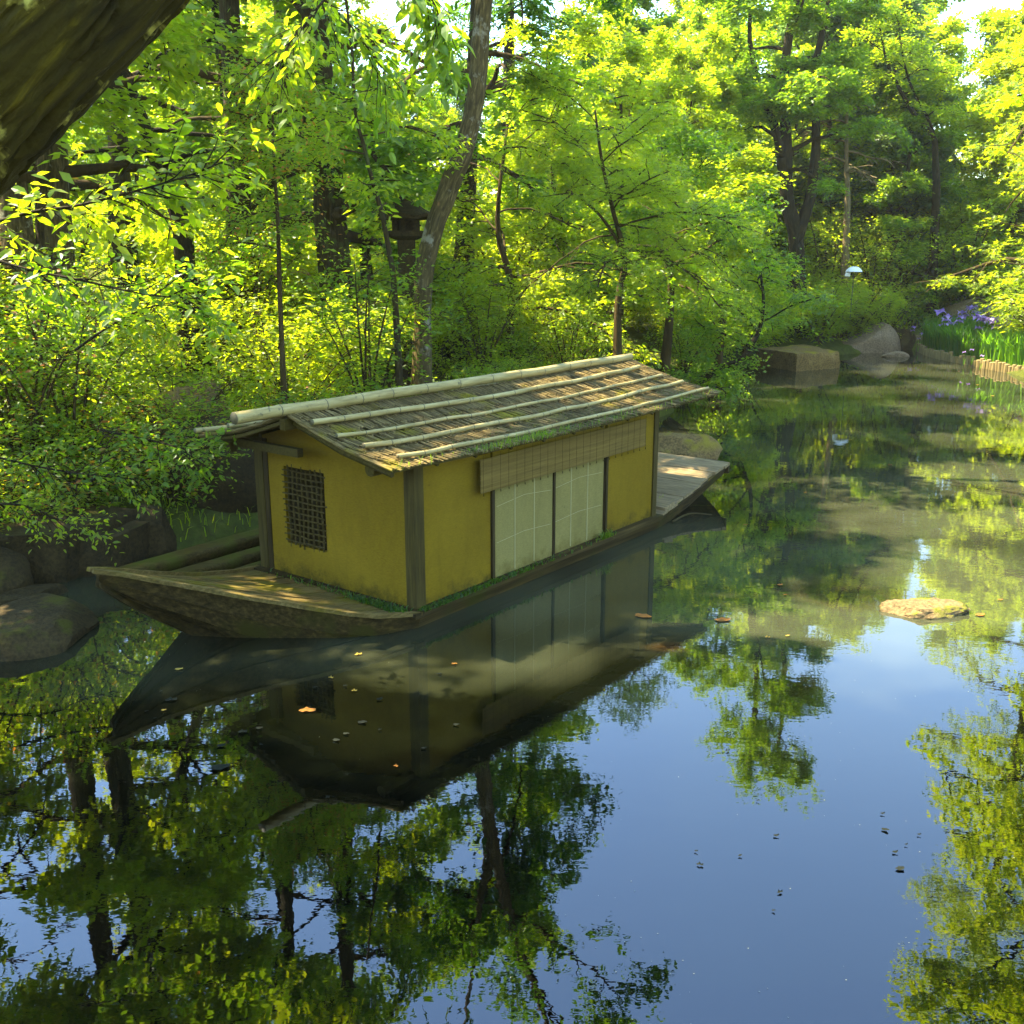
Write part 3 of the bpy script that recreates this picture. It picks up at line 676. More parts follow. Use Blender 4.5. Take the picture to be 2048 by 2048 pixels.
# roof: boards, reeds, bamboo
S0, S1 = -.42, 4.78; WO = .22     # overhang
def roof_pt(s, q, side, lift=0.0):
    """q 0 at the ridge, 1 at the eave"""
    half = CW / 2 + WO
    s_ = s if side == 0 else s
    ww = CW / 2 - half * q if side == 0 else CW / 2 + half * q
    z_ = RZ + .02 - (.305 * q + .035 * math.sin(math.pi * q)) + .03 * ((s - 2.1) / 2.6) ** 2 + lift
    return (s_, ww, z_)
for side in (0, 1):
    V = []; ns, nq = 14, 6
    for a_ in range(ns + 1):
        for q_ in range(nq + 1):
            s_ = S0 + (S1 - S0) * a_ / ns
            for lf in (0, -.022): V.append(roof_pt(s_, .005 + .985 * q_ / nq, side, lf))
    idx = lambda a_, q_, l: (a_ * (nq + 1) + q_) * 2 + l
    Qs = []
    for a_ in range(ns):
        for q_ in range(nq):
            Qs.append([idx(a_, q_, 0), idx(a_ + 1, q_, 0), idx(a_ + 1, q_ + 1, 0), idx(a_, q_ + 1, 0)]); Qs.append([idx(a_, q_, 1), idx(a_, q_ + 1, 1), idx(a_ + 1, q_ + 1, 1), idx(a_ + 1, q_, 1)])
    for a_ in range(ns):
        for q_ in (0, nq): Qs.append([idx(a_, q_, 0), idx(a_, q_, 1), idx(a_ + 1, q_, 1), idx(a_ + 1, q_, 0)])
    for q_ in range(nq):
        for a_ in (0, ns): Qs.append([idx(a_, q_, 0), idx(a_, q_, 1), idx(a_, q_ + 1, 1), idx(a_, q_ + 1, 0)])
    rf = MB().add(V, Qs, v=.9).build('roof', M['beam'], boat)
    mb = MB()
    rows = 9
    for r_ in range(rows):
        nr = 400
        for k in range(nr):
            s_ = S0 - .01 + (S1 - S0 + .02) * (k + random.random()) / nr
            q0 = max(.004, (r_ - random.uniform(.0, .7)) / rows); q1 = min(1.03, (r_ + 1 + random.uniform(.0, .35)) / rows)
            lf = .004 + random.uniform(0, .022); sk = random.uniform(-.02, .02); hw = random.uniform(.004, .009)
            a_ = np.array(roof_pt(s_, q0, side, lf * .6)); b_ = np.array(roof_pt(s_ + sk, q1, side, lf + .006))
            mb.add([a_ + [-hw, 0, 0], a_ + [hw, 0, 0], b_ + [hw, 0, 0], b_ + [-hw, 0, 0], b_ + [-hw, 0, -.008], b_ + [hw, 0, -.008], (a_ + b_) / 2 + [0, 0, .005]],
                   [[0, 1, 2, 3], [3, 2, 5, 4]], random.random())
    o = mb.build('reed_thatch', M['reed'], rf, kind='stuff')
    # edge reeds along the rake
    for s_ in (S0, S1):
        MB().tube([roof_pt(s_, q_, side, .0) for q_ in (0.01, .3, .6, .99)], .016, 6, True).build('edge_reed', M['reed'], rf)
        MB().tube([np.array(roof_pt(s_ + (.03 if s_ < 0 else -.03), q_, side, .0)) - [0, 0, .05] for q_ in (0.05, .5, .96)], .024, 5, True).build('barge_pole', M['beam'], rf)
    for k in range(9):
        s_ = .1 + k * .47; MB().tube([np.array(roof_pt(s_, .06, side)) - [0, 0, .045], np.array(roof_pt(s_, .97, side)) - [0, 0, .04]], .016, 5, True).build('rafter', M['beam'], rf)
def bamboo(name, p0, p1, r, nodes, sag=0.0, parent=None):
    p0 = np.array(p0, float); p1 = np.array(p1, float); pts = []; rad = []; vs = []
    L = np.linalg.norm(p1 - p0); seg = 9; n = int(nodes)
    ks = []
    pos = 0
    lens = np.array([random.uniform(.85, 1.15) for _ in range(n)]); lens = lens / lens.sum()
    for q in range(n):
        a_ = pos; b_ = pos + lens[q]; pos = b_
        ks += [(a_ + .0005, 1.0, 0), (a_ + .012 / L, 1.045, 0), (a_ + .024 / L, 1.0, 1), ((a_ + b_) / 2, .985, 0), (b_ - .020 / L, .99, 0), (b_ - .010 / L, 1.035, 1)]
    wig = [random.uniform(-.008, .008) for _ in range(n + 2)]
    for (f, rr, dk) in ks:
        P = p0 + (p1 - p0) * f; P[2] += -sag * math.sin(math.pi * f) + np.interp(f * n, range(n + 2), wig); P[1] += np.interp(f * n, range(n + 2), wig[::-1]) * .6
        pts.append(P); rad.append(r * rr * (1.05 - .12 * f)); vs.append(dk)
    V, Q_, T_ = tube_arrays(np.array(pts), rad, seg, True)
    av = np.array([[1.0 if (vs[i_] and True) else .2] * seg for i_ in range(len(pts) - 1)]).ravel()
    # dark only where the node ring is
    av = np.array([[1.0 if i_ % 6 == 5 else .2] * seg for i_ in range(len(pts) - 1)]).ravel()
    # closed end caps coloured dark for the shade inside a hollow cane
    me = np_mesh(name, V, [T_, Q_], M['bamboo'], True, np.concatenate([np.ones(len(T_)), av]))
    return link(name, me, parent)
for q_, s0, s1, r in ((.235, -.40, 4.55, .024), (.45, -.38, 4.62, .016), (.66, -.34, 4.66, .021), (.90, -.26, 4.74, .018)):
    a_ = roof_pt(s0, q_, 0, .028 + r); b_ = roof_pt(s1, q_, 0, .028 + r); bamboo('bamboo_batten', a_, b_, r, 15, .04, boat)
for q_, s0, s1, r in ((.30, -.45, 4.7, .02), (.62, -.45, 4.7, .02), (.93, -.52, 4.7, .022)):
    a_ = roof_pt(s0, q_, 1, .028 + r); b_ = roof_pt(s1, q_, 1, .028 + r); bamboo('bamboo_batten', a_, b_, r, 15, .04, boat)
bamboo('bamboo_ridge_pole', (-.93, CW / 2, RZ + .085), (4.80, CW / 2, RZ + .075), .047, 13, .0, boat)
MB().box((-.25, CW / 2, RZ - .03), (.22, .03, .045)).build('ridge_beam', M['beam'], boat)
# moss and weeds growing along the eave, the sill and the bow
def blades(n, fn, lo, hi, wd, leaf='leaf_green', name='weeds', parent=boat, lean=.6):
    V = []; Fq = []; A = []
    P = np.array([fn() for _ in range(n)]); an = rng.uniform(0, 6.28, n); h = rng.uniform(lo, hi, n); ln = rng.uniform(.1, lean, n)
    d = np.stack([np.cos(an), np.sin(an), np.zeros(n)], 1); b = np.stack([-np.sin(an), np.cos(an), np.zeros(n)], 1) * wd / 2
    up = np.array([0, 0, 1.])
    p1 = P + up * h[:, None] * .6 + d * (ln * h * .35)[:, None]; p2 = P + up * (h * (1 - ln * .45))[:, None] + d * (ln * h)[:, None]
    V = np.stack([P - b, P + b, p1 + b * .8, p1 - b * .8, p2 + b * .1, p2 - b * .1], 1).reshape(-1, 3)
    Fq = (np.array([[0, 1, 2, 3], [3, 2, 4, 5]])[None] + (np.arange(n) * 6)[:, None, None]).reshape(-1, 4)
    return tag(link(name, np_mesh(name, V, Fq, M[leaf], False, np.repeat(rng.random(n), 2)), parent), kind='stuff')
def eave_pt():
    s_ = random.choice([random.uniform(-.4, 4.75), random.uniform(.5, 1.9), random.uniform(.9, 1.6)]); return np.array(roof_pt(s_, random.uniform(.95, 1.02), 0, .0)) + [0, 0, .0]
blades(520, eave_pt, .02, .10, .006, 'leaf_green', 'eave_weeds', boat, 1.3)
moss_patch = [random.uniform(-.35, 4.7) for _ in range(16)]
blades(2600, lambda: np.array(roof_pt(min(4.75, max(-.4, random.choice(moss_patch) + random.gauss(0, .16))), 1 - abs(random.gauss(0, .16)), 0, .006)), .005, .020, .013, 'leaf_dark', 'roof_moss', boat, 1.2)
blades(700, lambda: np.array([random.uniform(-.16, -.05), min(1.8, abs(random.gauss(.1, .6))), .135]), .015, .07, .014, 'leaf_dark', 'sill_weeds', boat, 1.1)
blades(900, lambda: np.array([abs(random.gauss(.2, .9)) % 3.8, random.uniform(-.075, -.02), .135]), .015, .055, .014, 'leaf_dark', 'sill_moss', boat, 1.0)
blades(60, lambda: np.array([random.gauss(2.75, .10), -.06, .14]), .04, .12, .012, 'leaf_green', 'sill_fern', boat, 1.4)
blades(14, lambda: np.array([4.3 + random.uniform(-.1, .15), .3 + random.uniform(-.3, .2), .19]), .05, .11, .004, 'leaf_bright', 'stern_grass', boat, .5)

# ------------------------------------------------------------------ rocks, slabs, quay
def rock(name, c, size, m_, label, cat='rock', seed=0, sub=4, rz=0, flat=0.0, amp=.22, cuts=8, group=None, fine=.03, parent=None):
    import bmesh
    bm = bmesh.new(); bmesh.ops.create_icosphere(bm, subdivisions=sub, radius=1)
    rs = np.random.default_rng(seed); pl = unit(rs.normal(0, 1, (cuts, 3))); off = rs.uniform(.55, .88, cuts)
    for v in bm.verts:
        p = np.array(v.co)
        for n_, o_ in zip(pl, off):
            e = p @ n_ - o_
            if e > 0: p = p - n_ * e * .92
        if flat and p[2] > flat: p[2] = flat + (p[2] - flat) * .12
        q = Vector(p * 1.3 + seed * 3.1)
        p = p * (1 + amp * .5 * mnoise.noise(q) + fine * mnoise.noise(q * 5) + fine * .6 * mnoise.noise(q * 13))
        v.co = Vector(p * np.array(size))
    me = bpy.data.meshes.new(name); bm.to_mesh(me); bm.free(); me.materials.append(M[m_])
    me.polygons.foreach_set('use_smooth', np.ones(len(me.polygons), bool))
    try: me.set_sharp_from_angle(angle=R(24))
    except Exception: pass
    o = link(name, me, parent, c); o.rotation_euler = (0, 0, rz)
    return tag(o, label, cat, group)
def block(name, corners, z0, z1, m_, label, cat='stone', div=10, amp=.03, seed=0, bulge=.0):
    """roughly hewn slab: corners in order round the top"""
    C4 = np.array(corners, float); V = []; n = div
    def edge_pt(f):
        f = f * 4; i_ = int(f) % 4; t_ = f - int(f); return C4[i_] * (1 - t_) + C4[(i_ + 1) % 4] * t_
    ring = 4 * n; cen = C4.mean(0); levels = [(z0, 1.0), (z0 * .5 + z1 * .5, 1.03 + bulge), (z1 - .03, 1.0), (z1, .975), (z1 + .005, .8), (z1 + .008, .55), (z1 + .01, .25)]
    for li, (z, s_) in enumerate(levels):
        for r_ in range(ring):
            p = cen + (edge_pt(r_ / ring) - cen) * s_; nz = Vector((p[0] * 2.2 + seed, p[1] * 2.2, z * 3))
            d = amp * (mnoise.noise(nz) + .6 * mnoise.noise(nz * 3.1) + .3 * mnoise.noise(nz * 8))
            dr = (p - cen) / (np.linalg.norm(p - cen) + 1e-6); V.append((p[0] + dr[0] * d * 1.6, p[1] + dr[1] * d * 1.6, z + (d * .6 if li > 1 else 0)))
    L_ = len(levels); V.append((cen[0], cen[1], z1 + .01))
    Qs = [[l * ring + r_, l * ring + (r_ + 1) % ring, (l + 1) * ring + (r_ + 1) % ring, (l + 1) * ring + r_] for l in range(L_ - 1) for r_ in range(ring)]
    Ts = [[(L_ - 1) * ring + r_, (L_ - 1) * ring + (r_ + 1) % ring, L_ * ring] for r_ in range(ring)]
    V = np.array(V); o0 = np.array([cen[0], cen[1], z0])
    me = np_mesh(name, V - o0, [np.array(Qs), np.array(Ts)], M[m_], True)
    try: me.set_sharp_from_angle(angle=R(38))
    except Exception: pass
    return tag(link(name, me, None, o0), label, cat)
# far landing slab
p1 = at(1540, 745); p2 = at(1672, 738)
zs = .43
q1 = at(1592, 743)[:2]; q2 = at(1677, 736)[:2]; q0 = at(1512, 730)[:2]
block('stone_slab', [q0, q1, q2, (q2 + q0 - q1 + [.2, .4])], -.2, zs, 'rock_slab', 'long flat-topped mossy stone slab standing in the far water', 'stone', 12, .04, 3)
bl_ = rock('rock', at(1765, 708, 0) + np.array([0, .9, .0]), (1.0, .8, .86), 'rock_brown', 'large smooth brown sloping boulder at the far water edge', seed=12, rz=.35, cuts=6, amp=.10, fine=.012)
for v_ in bl_.data.vertices:      # a long slope rising to the right and a steep shaded side
    x_, y_, z_ = v_.co; z_ = min(z_, .10 + (x_ + 1.0) * .62); v_.co = (x_ * 1.15 if x_ < .3 else .3 + (x_ - .3) * .7, y_, z_)
rock('rock', at(1795, 702, 0) + np.array([.1, .9, .1]), (.75, .7, .62), 'rock_dark', 'dark rock tucked against the right side of the brown boulder', seed=5, rz=.2)
rock('rock', at(1793, 714, 0) + np.array([0, .1, 0]), (.42, .25, .16), 'rock_brown', 'small low rounded stone at the foot of the brown boulder', seed=8, cuts=3, sub=3)
rock('rock', at(1692, 700, 0) + np.array([0, .8, .1]), (.45, .4, .62), 'rock_grey', 'mossy grey upright rock left of the brown boulder', seed=9)
rock('rock', at(1833, 700, 0) + np.array([.1, .5, .1]), (.45, .4, .45), 'rock_grey', 'pale grey rock between the dark rock and the irises', seed=14)
rock('rock', at(1668, 702, 0) + np.array([.3, 1.2, 0]), (.9, .3, .14), 'rock_pale', 'low pale stone at the water between slab and boulder', seed=15, sub=3)
rock('rock', at(1700, 690, 0) + np.array([0, 2.2, .3]), (.6, .5, .5), 'rock_grey', 'pale grey rock half hidden under the bright shrub', seed=26)
rock('rock', np.array([*ad(1950, 630, 33)[:2], .9]), (1.0, .7, .6), 'rock_grey', 'grey rock in the grass behind the irises', seed=16)
rock('rock', np.array([*ad(2035, 640, 28.5)[:2], 1.0]), (.9, .7, .55), 'rock_brown', 'brown rock at the right end behind the irises', seed=17)
# stones near the boat
rock('rock', at(1378, 925, 0) + np.array([-.15, .35, .02]), (.74, .5, .43), 'rock_slab', 'rounded mottled boulder behind the stern of the boat', seed=21, rz=.2, cuts=6, amp=.14, flat=.75)
rock('rock', at(55, 1290, 0) + np.array([-.15, .25, .0]), (.62, .55, .30), 'rock_dark', 'broad low brown rock at the left edge of the water', seed=23, rz=-.5, flat=.6, cuts=9)
rock('rock', ad(400, 1000, 10.9) * np.array([1, 1, 0]) + np.array([.05, .35, .45]), (.85, .6, .95), 'rock_dark', 'broad dark upright boulder with mossy top behind the bow', seed=36, rz=.4, cuts=5, amp=.3, flat=.72)
rock('rock', ad(345, 830, 11.6) * np.array([1, 1, 0]) + np.array([.1, .4, .9]), (.55, .5, .75), 'rock_slab', 'ochre mossy boulder top left of the roof end', seed=33, rz=.9)
rock('rock', at(1848, 1222, 0) + np.array([0, .0, -.04]), (.38, .20, .17), 'rock_pale', 'small flat sunlit stone breaking the open water', seed=41, flat=.6, cuts=5, sub=5, fine=.07, amp=.3)
rock('rock', at(20, 1190, 0) + np.array([-.35, .1, .05]), (.5, .45, .4), 'rock_dark', 'dark shaded rock under the left platform stone', seed=43)
rock('rock', np.array([-3.7, 10.0, .1]), (.42, .35, .4), 'rock_dark', 'dark rock between the platform and the boat bow', seed=44)
# left landing platform of broad flat stones
block('platform_stone', [(-5.9, 8.6), (-4.1, 9.0), (-3.75, 9.9), (-5.9, 10.6)], -.3, .46, 'rock_dark', 'broad flat dappled landing stone at the left bank', 'stone', 12, .06, 7)
block('platform_stone', [(-4.05, 9.15), (-3.72, 9.3), (-3.55, 10.0), (-3.8, 10.1)], -.3, .36, 'rock_dark', 'narrow dark landing stone beside the broad one', 'stone', 8, .04, 8)
block('step_stone', [(-5.4, 8.0), (-4.1, 8.3), (-4.0, 8.75), (-5.4, 8.5)], -.3, .10, 'rock_dark', 'low wet stone ledge below the left platform', 'stone', 8, .05, 9)
# mossy logs lying along the bank behind the boat
for k, (a_, b_, r, lb) in enumerate((((-1.0, 2.22, .03), (4.6, 2.32, .03), .055, 'long mossy log floating beside the far side of the boat'),
                                     ((-1.1, 2.52, .05), (4.4, 2.60, .05), .085, 'second mossy log against the bank behind the boat'),
                                     ((-.9, 2.86, .10), (3.8, 2.96, .10), .10, 'mossy log on top of the bank behind the boat'))):
    P = smooth_path([bw(*a_), bw(*(np.array(a_) * .6 + np.array(b_) * .4 + [0, .03, 0])), bw(*b_)], 16)
    V, Q_, T_ = tube_arrays(P - P[0], r * 1.15, 12, True, rough=.12); V[:, 2] = np.clip(V[:, 2], -.2, r * .45); tag(link('log', np_mesh('log', V, [Q_, T_], M['log'], True), None, P[0]), lb, 'log')
tag(link('branch', np_mesh('branch', *(lambda a_: (a_[0], [a_[1], a_[2]]))(tube_arrays(smooth_path([(0, 0, 0), (.22, .16, .05), (.5, .3, .0)], 10), np.linspace(.012, .006, 10), 6)), M['bark_pale'], True), None, at(1345, 1043, .01)), 'thin pale stick floating beside the stern', 'stick')

# ------------------------------------------------------------------ iris bed and its edging of short stakes
EDGE = smooth_path([at(1836, 703), at(1862, 714), at(1900, 723), at(1950, 733), at(1995, 742), at(2050, 752), at(2120, 768)], 200)
seg = np.r_[0, np.cumsum(np.linalg.norm(np.diff(EDGE[:, :2], axis=0), axis=1))]
stake = MB(); V, Q_, T_ = tube_arrays([(0, 0, -.35), (0, 0, 0), (0, 0, .20), (0, 0, .215)], [.062, .064, .062, .05], 9, True); stake.add(V, Q_); stake.F[3].append(T_); stake.A[3].append(np.full(len(T_), .2))
sme = stake.mesh('stake', M['stake'], False)
fence = empty('stake_edging', EDGE[0], 0, 'low edging of upright round wooden stakes along the iris bed', 'edging')
d = 0.0; k = 0
while d < seg[-1]:
    p = np.array([np.interp(d, seg, EDGE[:, a_]) for a_ in range(3)]); p[2] = random.uniform(-.03, .03)
    o = link('stake', sme, fence, p - EDGE[0]); s_ = random.uniform(.75, 1.2); o.scale = (s_, s_, random.uniform(.8, 1.2)); o.rotation_euler = (random.uniform(-.07, .07), random.uniform(-.07, .07), random.uniform(0, 6))
    d += .132 * s_; k += 1
def bed_pt(front=None):
    f = random.random(); p = np.array([np.interp(f * seg[-1], seg, EDGE[:, a_]) for a_ in range(2)])
    back = random.uniform(.15, 3.2) if front is None else random.uniform(*front)
    q = p + np.array([.85, .45]) * back; return np.array([q[0], q[1], .12 + back * .04])
blades(14000, bed_pt, .50, 1.02, .040, 'iris_leaf', 'iris_leaves', None, .45)
bpy.data.objects['iris_leaves']['label'] = 'dense green sword leaves of the iris bed'
def iris_proto():
    root = empty('iris', (0, 0, 0), 0); mb = MB()
    mb.tube([(0, 0, 0), (.01, 0, .5), (.0, .01, 1.0)], .007, 4, False); mb.build('stem', M['leaf_green'], root)
    mb = MB()
    for k in range(6):
        a_ = k * math.pi / 3 + random.uniform(-.2, .2); dr = np.array([math.cos(a_), math.sin(a_), 0]); lt = np.array([-dr[1], dr[0], 0]); up = .10 if k % 2 else -.04
        b0 = np.array([0, 0, 1.0]); V = [b0, b0 + dr * .08 + lt * .06 + [0, 0, .05], b0 + dr * .155 + [0, 0, up], b0 + dr * .08 - lt * .06 + [0, 0, .05]]
        mb.add(V, [[0, 1, 2, 3]])
    mb.build('flower', M['petal'], root)
    mb = MB()
    for k in range(5):
        a_ = k * 1.25; dr = np.array([math.cos(a_), math.sin(a_), 0]) * .12; lt = np.array([-math.sin(a_), math.cos(a_), 0]) * .018
        mb.add([-lt, lt, dr + lt * .6 + [0, 0, .5], dr - lt * .6 + [0, 0, .5]], [[0, 1, 2, 3]])
    mb.build('leaves', M['iris_leaf'], root); return root
iris = [iris_proto() for _ in range(3)]
IL = ('purple iris in bloom among the sword leaves of the edged bed', 'irises in bloom in the bed')
def put_iris(k, p, sc):
    o = iris[k % 3] if k < 3 else copy_tree(iris[k % 3], p, 0, 1)
    o.location = p; o.rotation_euler = (random.uniform(-.12, .12), random.uniform(-.12, .12), random.uniform(0, 6)); o.scale = (sc * 1.15, sc * 1.15, sc); tag(o, IL[0], 'iris', IL[1])
spots_i = [(1832, 655, 31.5), (1850, 650, 31.8), (1825, 662, 31.2), (1841, 668, 30.5), (1867, 675, 29.6), (1893, 637, 32.5), (1900, 660, 31), (1838, 678, 30), (1915, 653, 31), (1944, 689, 27.5), (1955, 683, 28), (1946, 700, 26.6), (1962, 712, 25.4), (1930, 705, 26.5)]
k = 0
for (u, v, Y_) in spots_i:
    p = ad(u, v, Y_); base = p[2] - 1.0; put_iris(k, np.array([p[0], p[1], max(.05, base)]), (p[2] - max(.05, base)) / 1.0); k += 1
while k < 96:
    p = bed_pt((.3, 2.6)); put_iris(k, np.array([p[0], p[1], p[2]]), random.uniform(.72, 1.08)); k += 1

# ------------------------------------------------------------------ stone lantern and parasol
LY = 17.2; lz = lambda v: float(ad(811, v, LY)[2]); lx = float(ad(811, 420, LY)[0]); lg = gz(lx, LY)
lan = empty('stone_lantern', (lx, LY, lg), .4, 'dark weathered stone garden lantern with curved roof beside the bent trunk', 'stone lantern')
def ring_prism(name, prof, n, m_, parent, rot=0.0, curl=0.0):
    V = []; Qs = []
    for (r_, z_) in prof:
        for k in range(n):
            a_ = rot + k * 2 * math.pi / n; up = curl * (1 if k % 2 == 0 else 0) * r_ * r_; V.append((r_ * math.cos(a_), r_ * math.sin(a_), z_ + up))
    L_ = len(prof)
    for l in range(L_ - 1):
        for k in range(n): Qs.append([l * n + k, l * n + (k + 1) % n, (l + 1) * n + (k + 1) % n, (l + 1) * n + k])
    V += [(0, 0, prof[0][1]), (0, 0, prof[-1][1])]; Ts = [[L_ * n, (k + 1) % n, k] for k in range(n)] + [[L_ * n + 1, (L_ - 1) * n + k, (L_ - 1) * n + (k + 1) % n] for k in range(n)]
    mb = MB(); mb.add(V, Qs); mb.F[3].append(np.array(Ts)); mb.A[3].append(np.zeros(len(Ts))); return mb.build(name, M[m_], parent)
zt, zr, zb_ = lz(369) - lg, lz(441) - lg, lz(462) - lg
ring_prism('base', [(.42, 0), (.42, .10), (.30, .16), (.22, .20)], 12, 'rock_dark', lan)
ring_prism('shaft', [(.16, .18), (.14, zb_ * .5), (.15, zb_ - .14)], 12, 'rock_dark', lan)
ring_prism('platform', [(.18, zb_ - .14), (.32, zb_ - .08), (.33, zb_)], 12, 'rock_dark', lan)
mb = MB()
for k in range(6):
    a_ = k * math.pi / 3; mb.box((.19 * math.cos(a_), .19 * math.sin(a_), (zb_ + zr) / 2), (.035, .035, (zr - zb_) / 2), [[math.cos(a_), math.sin(a_), 0], [-math.sin(a_), math.cos(a_), 0], [0, 0, 1]])
mb.box((0, 0, (zb_ + zr) / 2), (.10, .10, (zr - zb_) / 2)); mb.build('fire_box', M['rock_dark'], lan)
ring_prism('roof', [(.20, zr), (.46, zr + .01), (.47, zr + .06), (.33, zr + .15), (.20, zr + .25), (.12, zr + .30)], 12, 'rock_dark', lan, 0, .25)
ring_prism('finial', [(.11, zr + .29), (.13, zr + .33), (.09, zr + .37), (.12, zr + .44), (.11, zt - .05), (.02, zt)], 12, 'rock_dark', lan)

pp = ad(1708, 541, 29.0)
pr = empty('parasol', (pp[0], 29.0, pp[2]), 0, 'small white domed parasol showing above the bright shrub on the far bank', 'parasol')
mb = MB(); ns = 10; V = [(0, 0, .10)]; 
for l, (r_, z_) in enumerate(((.08, .095), (.15, .06), (.21, .005), (.235, -.04))):
    for k in range(ns * 2): V.append((r_ * math.cos(k * math.pi / ns) * (1 if k % 2 == 0 else .95), r_ * math.sin(k * math.pi / ns) * (1 if k % 2 == 0 else .95), z_ + .01))
n2 = ns * 2; mb.add(V, [[1 + l * n2 + k, 1 + l * n2 + (k + 1) % n2, 1 + (l + 1) * n2 + (k + 1) % n2, 1 + (l + 1) * n2 + k] for l in range(3) for k in range(n2)])
mb.F[3].append(np.array([[0, 1 + (k + 1) % n2, 1 + k] for k in range(n2)])); mb.A[3].append(np.zeros(n2)); mb.build('canopy', M['white'], pr)
MB().tube([(0, 0, .12), (0, 0, -1.3)], .008, 5).build('shaft', M['metal'], pr)
MB().add([(-.23, -.02, -.05), (-.10, -.04, -.05), (-.11, -.03, -.16), (-.25, -.02, -.15), (-.18, -.06, -.1)], [[0, 1, 4, 3], [1, 2, 3, 4]]).build('hanging_cloth', M['white'], pr)

# ------------------------------------------------------------------ where the sun comes through the crowns
def gap(p, r): SUN_GAPS.append((float(p[0]), float(p[1]), r, float(p[2])))
gap(bw(4.3, .7, 1.5), .8); gap(bw(3.4, .7, 1.5), .75); gap(bw(2.5, .6, 1.5), .42); gap(bw(-.7, .95, 1.7), .25); gap(bw(.4, .2, 1.5), .25)
gap(bw(4.3, .4, .2), .42); gap(bw(5.0, .5, .3), .4); gap(bw(-1.6, 1.25, .55), .30); gap(bw(-1.0, 1.6, .35), .22); gap(bw(-1.1, .75, .4), .14)
for (u, v, u2, v2) in ((693, 1305, 760, 1420), (570, 1400, 645, 1570), (770, 1480, 835, 1620), (370, 1375, 450, 1490), (880, 1360, 960, 1500), (1300, 1290, 1340, 1330)):
    for q in range(5): gap(at(u + (u2 - u) * q / 4, v + (v2 - v) * q / 4), .27)
for (u, v, r_) in ((1000, 1380, .20), (880, 1400, .10), (1010, 1520, .14), (560, 1380, .10), (620, 1450, .16), (800, 1320, .22), (1060, 1330, .16), (1330, 1280, .25), (1440, 1090, .5), (720, 1480, .12), (880, 1560, .12), (1400, 1180, .3), (60, 1290, .2), (40, 1330, .15)): gap(at(u, v), r_)
for (x, y, r_) in ((6.2, 13.5, 1.3), (13.2, 26.3, 3.0), (14.8, 29.3, 2.0), (4.0, 9, 1.2), (5.5, 10.5, 1.5), (9, 31, 1.2), (12.3, 32, 1.4)): SUN_GAPS.append((x, y, r_, .3))
gap((10.0, 29.3, .5), 1.2); gap((7.4, 26.6, .6), .8); gap((-4, 16, 3), 1.7); gap((-3.2, 13.8, 2), 1.2); gap((-7, 17.5, 4), 1.3); gap((-5.2, 12, 1.8), 1.2); gap((-2.2, 15.2, 2.2), 1.2); gap((1.2, 18, 2.2), 1.4); gap((3.2, 20.5, 2.5), 1.2); gap((-6, 15.5, 3), 1.2); gap((14.2, 29, .6), 1.5); gap((12.6, 24.8, .4), .9); gap((-4.9, 9.6, .5), .8); gap((-4.4, 11.0, 1.2), 1.1); gap((9.8, 30.8, 1.5), 1.3); gap((-4.2, 11.2, 1.2), .5); gap((-3.6, 13, 1.0), .6); gap((-1.5, 14.5, 1.4), .7); gap((.8, 16, 1.2), .7)

# ------------------------------------------------------------------ named trees
def px_path(pts, Y_, n=18, ext=()):
    P = [ad(u, v, Y_ if len(q) < 1 else q[0]) for (u, v, *q) in pts]; P = [foot(P[0])] + P[(1 if len(P) > 2 else 0):] + [np.array(e, float) for e in ext]
    return smooth_path(P, n)
# the bent tree behind the boat
P = px_path([(841, 762), (846, 650), (849, 546), (869, 455), (888, 403), (905, 352), (927, 300), (952, 181), (967, 0)], 15, 34, ext=[(-.12, 15, 7.6), (.10, 15.05, 8.5), (.62, 15.1, 10.2), (1.0, 15.2, 12.2)])
fk = P[int(.70 * 33)]
make_tree('bent_tree', P, np.interp(np.linspace(0, 1, 34), [0, .35, .6, .8, 1], [.118, .145, .125, .09, .03]), 'tall tree with bare mottled trunk bending right behind the boat roof', 'tree', None,
          'leaf_dark', 'oval', 'bark_pale', .12, 8, .36, start=.69, limbs=20, limb_len=2.7, up=.12, subs=8, twigs=5, seed=4, dens=2.6, lean=np.array([.35, 0]),
          extra_stems=[(smooth_path([fk, fk + [-.25, .1, .9], fk + [-.35, .1, 2.0], fk + [-.55, .2, 3.6]], 9), np.linspace(.085, .02, 9), dict(start=.3, limbs=9, limb_len=1.8))])
# large straight trunk
P = px_path([(700, 770), (676, 600), (660, 430), (646, 200)], 17.5, 24, ext=[(-3.3, 17.6, 9.5), (-3.2, 17.6, 14.5)])
make_tree('broad_tree', P, np.linspace(.36, .10, 24), 'thick straight grooved trunk left of the bent tree', 'tree', None, 'leaf_green', 'quad', 'bark_mid', .15, 10, .42,
          start=.34, limbs=24, limb_len=3.5, up=.05, subs=9, twigs=5, seed=11, dens=3.0)
P = px_path([(112, 640), (108, 450), (104, 250)], 13.5, 22, ext=[(-5.6, 13.6, 9), (-5.4, 13.7, 13)])
make_tree('grooved_tree', P, np.linspace(.26, .08, 22), 'grooved pale trunk at the far left under the big bough', 'tree', None, 'leaf_bright', 'quad', 'bark_pale', .14, 10, .40,
          start=.36, limbs=22, limb_len=3.3, up=.1, subs=9, twigs=5, seed=12, dens=2.6)
P = px_path([(385, 660), (372, 560), (362, 450), (330, 360), (300, 290), (272, 205)], 15.5, 20, ext=[(-6.2, 15.5, 7.5), (-6.9, 15.4, 10.5)])
